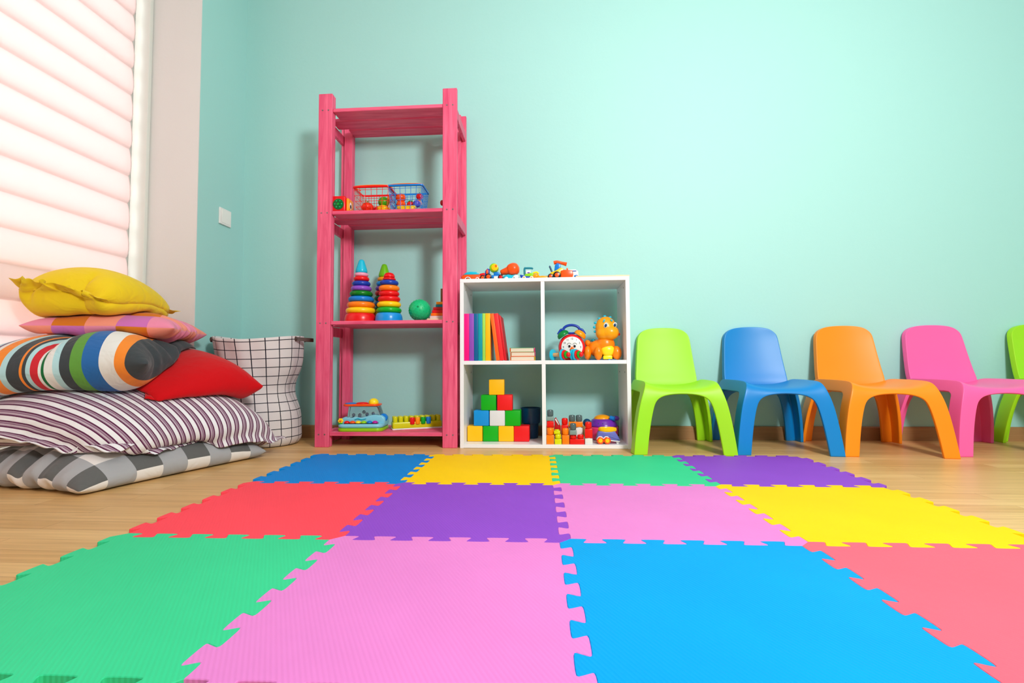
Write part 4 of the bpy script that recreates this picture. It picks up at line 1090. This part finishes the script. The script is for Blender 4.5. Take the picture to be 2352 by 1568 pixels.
# ------------------------------------------------------------------ toy alarm clock, rattles, dinosaur
def textmesh(s, size, depth=.0006):
    cu = bpy.data.curves.new('numeral', 'FONT'); cu.body = s; cu.size = size; cu.align_x = 'CENTER'; cu.align_y = 'CENTER'; cu.extrude = depth; cu.resolution_u = 3
    o = bpy.data.objects.new('numeral_src', cu); COL.objects.link(o); dg = bpy.context.evaluated_depsgraph_get(); dg.update()
    me = bpy.data.meshes.new_from_object(o.evaluated_get(dg)); bpy.data.objects.remove(o); return me
t = thing('toy_alarm_clock', 'red toy alarm clock with smiling white face and bells', 'toy', (.104, .352, ZM))
cz = .056; body = [(0.0, -.025)]
obj('case', lathe([(0, -.028), (.056, -.028), (.062, -.024), (.065, -.014), (.065, .010), (.060, .024), (0, .026)], 48, 'Y', (0, 0, .064)), RED, t, 50)
obj('foot', box(-.034, .034, -.020, .022, 0, .012, .004), RED, t, 40)
f_ = obj('clock_face', cyl((0, -.0295, .064), .0515, .004, 'Y', 48, .001), WHITE, t, 40)
for s, a in (('12', 0), ('1', 30), ('2', 60), ('11', -30), ('10', -60), ('3', 90), ('9', -90), ('4', 120), ('8', -120), ('5', 150), ('7', -150), ('6', 180)):
    me = textmesh(s, .0125); me.materials.append(mat('numeral_ink', (30, 60, 60), .5)); o = bpy.data.objects.new('numeral', me); link(o, f_)
    o.location = (.042 * sin(radians(a)), -.0322, .064 + .041 * cos(radians(a))); o.rotation_euler = (pi / 2, 0, 0)
for s in (-1, 1):
    e = obj('eye', ell((s * .0135, -.032, .072), (.0095, .0025, .010)), WHITE, t, 180); obj('pupil', ell((s * .0125, -.0345, .069), (.0055, .0018, .0065)), BLACK, e, 180)
    obj('eyelid', tube([(s * .0135 - .010, -.0335, .078), (s * .0135 - .005, -.034, .0825), (s * .0135, -.034, .084), (s * .0135 + .005, -.034, .0825), (s * .0135 + .010, -.0335, .078)], .0012), mat('eyelid_grey', (150, 150, 130), .5), t, 180)
obj('beak', prism([(-.010, .056), (0, .069), (.010, .056), (.004, .046), (-.004, .046)], -.042, -.030, 'Y', .002), ORANGE, t, 50)
for s, m in ((-1, plastic('bell_green', (0, 135, 60))), (1, AMBER)):
    b = lathe([(0, -.010), (.029, -.010), (.031, -.004), (.028, .006), (.018, .015), (0, .018)], 28)
    bmesh.ops.rotate(b, cent=(0, 0, 0), matrix=Matrix.Rotation(s * radians(34), 3, 'Y'), verts=b.verts); bmesh.ops.translate(b, vec=(s * .043, 0, .128), verts=b.verts); obj('bell', b, m, t, 50)
pts = [(-.066, .006, .128), (-.052, .006, .150)] + [(.040 * cos(a), .006, .150 + .024 * sin(a)) for a in [pi - pi * k / 12 for k in range(13)]] + [(.052, .006, .150), (.066, .006, .128)]
obj('handle', tube(pts, .0065, None, 12), DBLUE, t, 60)
obj('handle_bar', tube([(-.044, .006, .146), (-.03, .006, .138), (0, .006, .134), (.03, .006, .138), (.044, .006, .146)], .005, None, 10), DBLUE, t, 60)

def toy_rattle(label, tip, ang, length):
    d = Vector((cos(ang), -sin(ang), 0)); r_ = .0268
    t = thing('wooden_rattle', label, 'toy', (tip[0], tip[1], ZM + r_), -ang, 'wooden disc rattles')
    # local x points to the head; tip at x=0
    obj('knob', ell((-.008, 0, 0), (.0115, .0115, .0115)), RED, t, 180)
    obj('disc', cyl((-.018, 0, 0), .0175, .009, 'X', 32, .002), plastic('ring_leaf', (0, 170, 40)), t, 40)
    obj('disc', cyl((-.028, 0, 0), .0225, .009, 'X', 32, .002), RED, t, 40)
    obj('disc', cyl((-.038, 0, 0), .0268, .009, 'X', 32, .002), CYAN, t, 40)
    obj('rod', cyl((-.042 - length / 2, 0, 0), .0095, length, 'X', 18), WOOD, t, 40)
    obj('disc', cyl((-.047 - length, 0, 0), .0268, .010, 'X', 32, .002), CYAN, t, 40)
    obj('end_cap', lathe([(.012, -.052 - length), (.010, -.062 - length), (0, -.064 - length)], 20, 'X'), BLACK, t, 40)
toy_rattle('wooden rattle lying left of the clock, rod and both blue discs visible', (.089, .243), radians(32), .045)
toy_rattle('wooden rattle in front of the clock, only its disc head visible', (.149, .246), radians(34), .004)

t = thing('toy_dinosaur', 'orange plastic baby dinosaur with blue spikes and yellow belly', 'toy', (.250, .345, ZM))
OR = plastic('dino_orange', (255, 140, 8)); OR2 = plastic('dino_light', (255, 168, 14))
b = ell((-.012, .010, .058), (.056, .050, .044)); ell((.016, -.008, .074), (.046, .040, .050), b); ell((.022, -.012, .096), (.028, .026, .028), b); ell((-.062, .02, .078), (.016, .016, .026), b, rot=Euler((0, radians(-30), 0)))
tmp = obj('body', b, OR, t, 180); s = tmp.modifiers.new('r', 'REMESH'); s.mode = 'VOXEL'; s.voxel_size = .0035; s2 = tmp.modifiers.new('sm', 'SMOOTH'); s2.iterations = 8; bake(tmp); tmp.data.polygons.foreach_set('use_smooth', [True] * len(tmp.data.polygons))
b = ell((.018, -.012, .158), (.051, .046, .054)); ell((.036, -.030, .132), (.044, .040, .036), b); ell((.012, -.02, .130), (.044, .040, .036), b)
tmp = obj('head', b, OR2, t, 180); s = tmp.modifiers.new('r', 'REMESH'); s.mode = 'VOXEL'; s.voxel_size = .0035; s2 = tmp.modifiers.new('sm', 'SMOOTH'); s2.iterations = 8; bake(tmp); tmp.data.polygons.foreach_set('use_smooth', [True] * len(tmp.data.polygons)); hd = tmp
obj('belly', ell((.024, -.034, .046), (.034, .018, .028)), LEMON, t, 180); obj('belly_step', box(.0, .044, -.048, -.02, .004, .022, .004), LEMON, t, 40)
for x, y, rx, ry, rz, h in ((-.022, -.040, .020, .022, .034, .034), (.066, -.030, .024, .024, .034, .034), (-.070, -.006, .018, .026, .034, .036), (.060, .030, .022, .022, .030, .032)):
    obj('leg', ell((x, y, h), (rx, ry, rz)), OR, t, 180)
for sx, x, y, z in ((1, .013, -.058, .166), (2, .058, -.044, .168)):
    e = obj('eye', ell((x, y, z), (.0095, .0045, .013), rot=Euler((0, radians(20), 0))), WHITE, hd, 180); obj('pupil', ell((x, y - .004, z - .001), (.006, .0025, .009), rot=Euler((0, radians(20), 0))), NAVY, hd, 180)
obj('eyebrow', ell((.006, -.053, .188), (.004, .003, .009), rot=Euler((0, radians(25), 0))), CYAN, hd, 180); obj('eyebrow', ell((.042, -.048, .190), (.004, .003, .007), rot=Euler((0, radians(-40), 0))), CYAN, hd, 180)
obj('tooth', box(.010, .024, -.060, -.054, .1315, .1365, .001), WHITE, hd, 40); obj('mouth', ell((.078, -.036, .124), (.006, .006, .007)), RED, hd, 180)
for x, y, z in ((.014, -.012, .213), (-.012, -.014, .202), (-.031, -.016, .181), (-.036, -.016, .160), (-.032, -.010, .139), (.040, -.01, .208)):
    obj('spike', ell((x, y, z), (.008, .006, .006)), CYAN, hd, 180)
obj('back_spike', ell((-.042, .0, .097), (.011, .008, .008)), TEAL, t, 180)
obj('wheel_base', box(-.060, .070, -.040, .040, 0, .006, .002), NAVY, t, 40); obj('pull_wheel', cyl((.030, -.044, .006), .006, .006, 'Y', 14), BLUE, t, 40)

# ------------------------------------------------------------------ soft cubes
SC_ = {'yellow': plastic('cube_yellow', (255, 194, 6), .4), 'green': plastic('cube_green', (0, 176, 20), .4), 'red': plastic('cube_red', (240, 20, 26), .4), 'blue': plastic('cube_blue', (0, 146, 226), .4), 'white': plastic('cube_white', (224, 226, 230), .4)}
def soft_cube(x, z, c, label, rz=0):
    s = .0742; o = obj('toy_cube', box(-s / 2, s / 2, -s / 2, s / 2, 0, s, .004, 3), SC_[c], None, 40, (x + s / 2, .338, z), (0, 0, rz)); tag(o, label, 'toy block', 'coloured cubes stacked in a pyramid')
zc = T_ + .0005; dz = .0745
soft_cube(-.4060, zc, 'yellow', 'yellow toy cube at the left end of the bottom row'); soft_cube(-.3300, zc, 'green', 'green toy cube in the bottom row of the pyramid', .02); soft_cube(-.2545, zc, 'yellow', 'yellow toy cube in the bottom row beside the red one'); soft_cube(-.1790, zc, 'red', 'red toy cube at the right end of the bottom row', -.02)
soft_cube(-.3740, zc + dz, 'blue', 'blue toy cube at the left of the second row', -.02); soft_cube(-.2975, zc + dz, 'white', 'white toy cube in the centre of the pyramid', .02); soft_cube(-.2210, zc + dz, 'green', 'green toy cube at the right of the second row', -.03)
soft_cube(-.3390, zc + 2 * dz, 'green', 'green toy cube in the third row beside the red one', .0); soft_cube(-.2610, zc + 2 * dz, 'red', 'red toy cube in the third row of the pyramid', .02)
soft_cube(-.3010, zc + 3 * dz, 'yellow', 'yellow toy cube on the very top of the pyramid', .04)
t = thing('toy_goblet', 'dark blue plastic toy goblet standing behind the cube pyramid', 'toy', (-.103, .436, T_))
obj('cup', lathe([(0, .075), (.046, .075), (.049, .080), (.051, .145), (.052, .152), (.048, .152), (.046, .085), (0, .083)], 36), NAVY, t, 40); obj('foot', lathe([(0, 0), (.036, 0), (.038, .004), (.040, .074), (0, .0745)], 32), NAVY, t, 40)

# ------------------------------------------------------------------ building bricks
def brick(x0, x1, y0, z0, h, m, label, studs=1, sh=.022, top=None, d=.033, tall=False):
    t = thing('building_brick', label, 'toy block', ((x0 + x1) / 2, y0 + d / 2, z0), 0, 'large plastic building bricks')
    w = (x1 - x0); obj('brick_body', box(-w / 2, w / 2, -d / 2, d / 2, 0, h, .0018, 2), m, t, 40)
    for k in range(studs):
        cx_ = -w / 2 + w * (k + .5) / studs; r = min(w / studs, d) * .46
        obj('stud', cyl((cx_, 0, h + sh / 2), r, sh, 'Z', 20, .006), top or m, t, 40)
    return t
zf = T_
SMK = mat('smoky_grey_plastic', (84, 104, 108), .2)
OR_ = plastic('brick_orange', (255, 132, 8)); YL = plastic('brick_lime', (222, 226, 4)); RB = plastic('brick_red', (236, 22, 16)); GB = plastic('brick_grey', (132, 156, 152)); WB = plastic('brick_white', (232, 232, 228))
brick(-.0235, .0115, .232, zf, .042, OR_, 'orange building brick at the left end of the front row', sh=.031)
brick(.0145, .0465, .232, zf, .024, YL, 'yellow lime building brick between two orange ones'); o = brick(.0115, .0405, .236, zf + .0465, .014, YL, 'slanted lime building brick on top of the other lime one', sh=.006, d=.026)
brick(.0490, .0820, .232, zf, .042, OR_, 'orange building brick left of the long red one', sh=.031)
brick(.0845, .1520, .232, zf, .024, RB, 'long red building brick with two studs in the front row', studs=2, sh=.020)
brick(.0845, .1165, .226, zf + .0445, .021, GB, 'grey building brick sitting on the long red one', sh=.031, top=SMK)
brick(.1545, .1890, .232, zf, .027, WB, 'white building brick at the right end of the front row', sh=.002)
brick(.1545, .1890, .232, zf + .0295, .042, RB, 'tall red building brick on the white one', sh=.031)
brick(-.0215, .0120, .276, zf, .070, OR_, 'orange brick behind, under the red and grey bricks', sh=.002); brick(-.0215, .0120, .276, zf + .0725, .028, RB, 'red brick in the left rear tower', sh=.002); brick(-.0215, .0120, .276, zf + .103, .020, GB, 'grey brick on top of the left rear tower', sh=.031, top=SMK)
t = thing('toy_slide', 'red toy slide with white stripe between the brick towers', 'toy', (.027, .292, zf)); obj('slide_body', prism([(-.012, 0), (-.012, .112), (-.004, .118), (.016, .080), (.018, 0)], -.014, .014, 'Y', .002), DRED, t, 50); obj('stripe', tube([(-.008, -.016, .112), (.008, -.016, .084)], .003), WHITE, t, 180)
brick(.0480, .0800, .276, zf, .084, RB, 'red brick with round stud behind the orange front brick', sh=.031)
brick(.0820, .1480, .276, zf, .070, WB, 'white double brick in the rear row', studs=2, sh=.004); brick(.0820, .1480, .276, zf + .0745, .024, OR_, 'orange double brick with two grey studs in the rear row', studs=2, sh=.031, top=SMK)
simple('toy_ball', 'dark blue toy ball behind the tall red brick', 'toy', ell((0, 0, 0), (.020, .020, .020)), NAVY, (.172, .330, zf + .088)); simple('toy_post', 'yellow toy column behind the red brick', 'toy', cyl((0, 0, .033), .014, .066, 'Z', 20, .003), LEMON, (.172, .330, zf))

# toy car and turtle
t = thing('toy_car', 'periwinkle toy car with yellow roof and orange wheels', 'toy', (.262, .272, T_))
b = prism([(-.054, .022), (-.046, .052), (-.040, .058), (.032, .058), (.044, .040), (.056, .018), (.052, .014), (.010, .016), (-.050, .016)], -.024, .024, 'Y', .006); obj('body', b, PERI, t, 60)
obj('roof', lathe([(0, .056), (.040, .056), (.044, .062), (.042, .072), (.036, .074), (.034, .070), (0, .069)], 36), YELLOW, t, 50)
t.children[-1].scale = (1, .62, 1)
obj('bumper', tube([(-.052, -.025, .020), (-.044, -.026, .032), (-.032, -.027, .034), (-.022, -.027, .026), (-.012, -.027, .034), (.0, -.027, .032), (.010, -.027, .018), (.054, -.023, .012)], .0024), WHITE, t, 180)
for x in (-.036, -.004): wheel(t, x, -.026, .0165, .0165, .010, YELLOW, DORANGE)
for x in (-.036, -.004): wheel(t, x, .026, .0165, .0165, .010, YELLOW, DORANGE)
obj('rear_wheel', cyl((.044, -.008, .006), .006, .02, 'Y', 14), WHITE, t, 40)
t = thing('toy_turtle', 'pink and purple domed toy turtle behind the toy car', 'toy', (.258, .400, T_))
obj('lower_shell', lathe(smp([(0, 0), (.058, 0), (.069, .020), (.071, .045), (.064, .066), (0, .067)]), 40), plastic('turtle_pink', (245, 60, 130)), t, 50)
obj('upper_shell', lathe(smp([(0, .064), (.066, .064), (.062, .086), (.048, .100), (0, .103)]), 40), plastic('turtle_purple', (115, 40, 175)), t, 50)
obj('cap', ell((-.005, 0, .099), (.042, .038, .022)), plastic('turtle_amber', (255, 165, 6)), t, 180)
obj('snout', tube([(.030, -.034, .108), (.050, -.044, .104)], .011, None, 14), BLUE, t, 60); obj('side_wing', ell((.058, -.02, .105), (.018, .02, .012)), PURPLE, t, 180)
obj('nostril', ell((-.030, -.056, .082), (.003, .002, .003)), NAVY, t, 180); obj('nostril', ell((-.010, -.063, .082), (.003, .002, .003)), NAVY, t, 180)
# ------------------------------------------------------------------ light and camera
w = bpy.data.worlds.new('daylight'); SC.world = w; w.use_nodes = True
bg = w.node_tree.nodes['Background']; bg.inputs['Color'].default_value = (1.0, .98, .96, 1); bg.inputs['Strength'].default_value = 3.7
def area(name, loc, target, size, power, color=(1, 1, 1), sy=None):
    d = bpy.data.lights.new(name, 'AREA'); d.energy = power; d.size = size; d.color = color
    if sy: d.shape = 'RECTANGLE'; d.size_y = sy
    o = bpy.data.objects.new(name, d); COL.objects.link(o); o.location = loc
    o.rotation_euler = (Vector(target) - Vector(loc)).to_track_quat('-Z', 'Y').to_euler()
    return o
area('soft_lamp', (1.2, -2.55, 2.0), (.55, .5, .75), .5, 87, (1, .99, .975))
area('ceiling_fill', (.4, -1.4, 2.74), (.4, -1.4, 0), 1.8, 10, (1, .99, .98))  # unseen fill light added to stand in for bounce off the ceiling
cam = bpy.data.cameras.new('camera'); co = bpy.data.objects.new('camera', cam); COL.objects.link(co); SC.camera = co
cam.sensor_width = 36; cam.sensor_fit = 'HORIZONTAL'; cam.lens = 1132.85 * 36 / 2352; cam.clip_start = .02
yaw, pitch, roll = -5.27063292e-02 - .0175, 4.66753966e-02, -5.81346069e-03
f = Vector((sin(yaw) * cos(pitch), cos(yaw) * cos(pitch), sin(pitch))); r = Vector((cos(yaw), -sin(yaw), 0)); u = r.cross(f)
r2 = r * cos(roll) + u * sin(roll); u2 = -r * sin(roll) + u * cos(roll)
M4 = Matrix((( r2.x, u2.x, -f.x, 0), (r2.y, u2.y, -f.y, 0), (r2.z, u2.z, -f.z, 0), (0, 0, 0, 1)))
x0, y0 = -5.48978896e-02, -2.08251478
M4.translation = Vector((CT * x0 - ST * y0, ST * x0 + CT * y0, .388629767))
co.matrix_world = M4
SC.view_settings.view_transform = 'Standard'; SC.view_settings.look = 'None'; SC.view_settings.gamma = 1; SC.view_settings.use_curve_mapping = False
SC.view_settings.exposure = 0.0
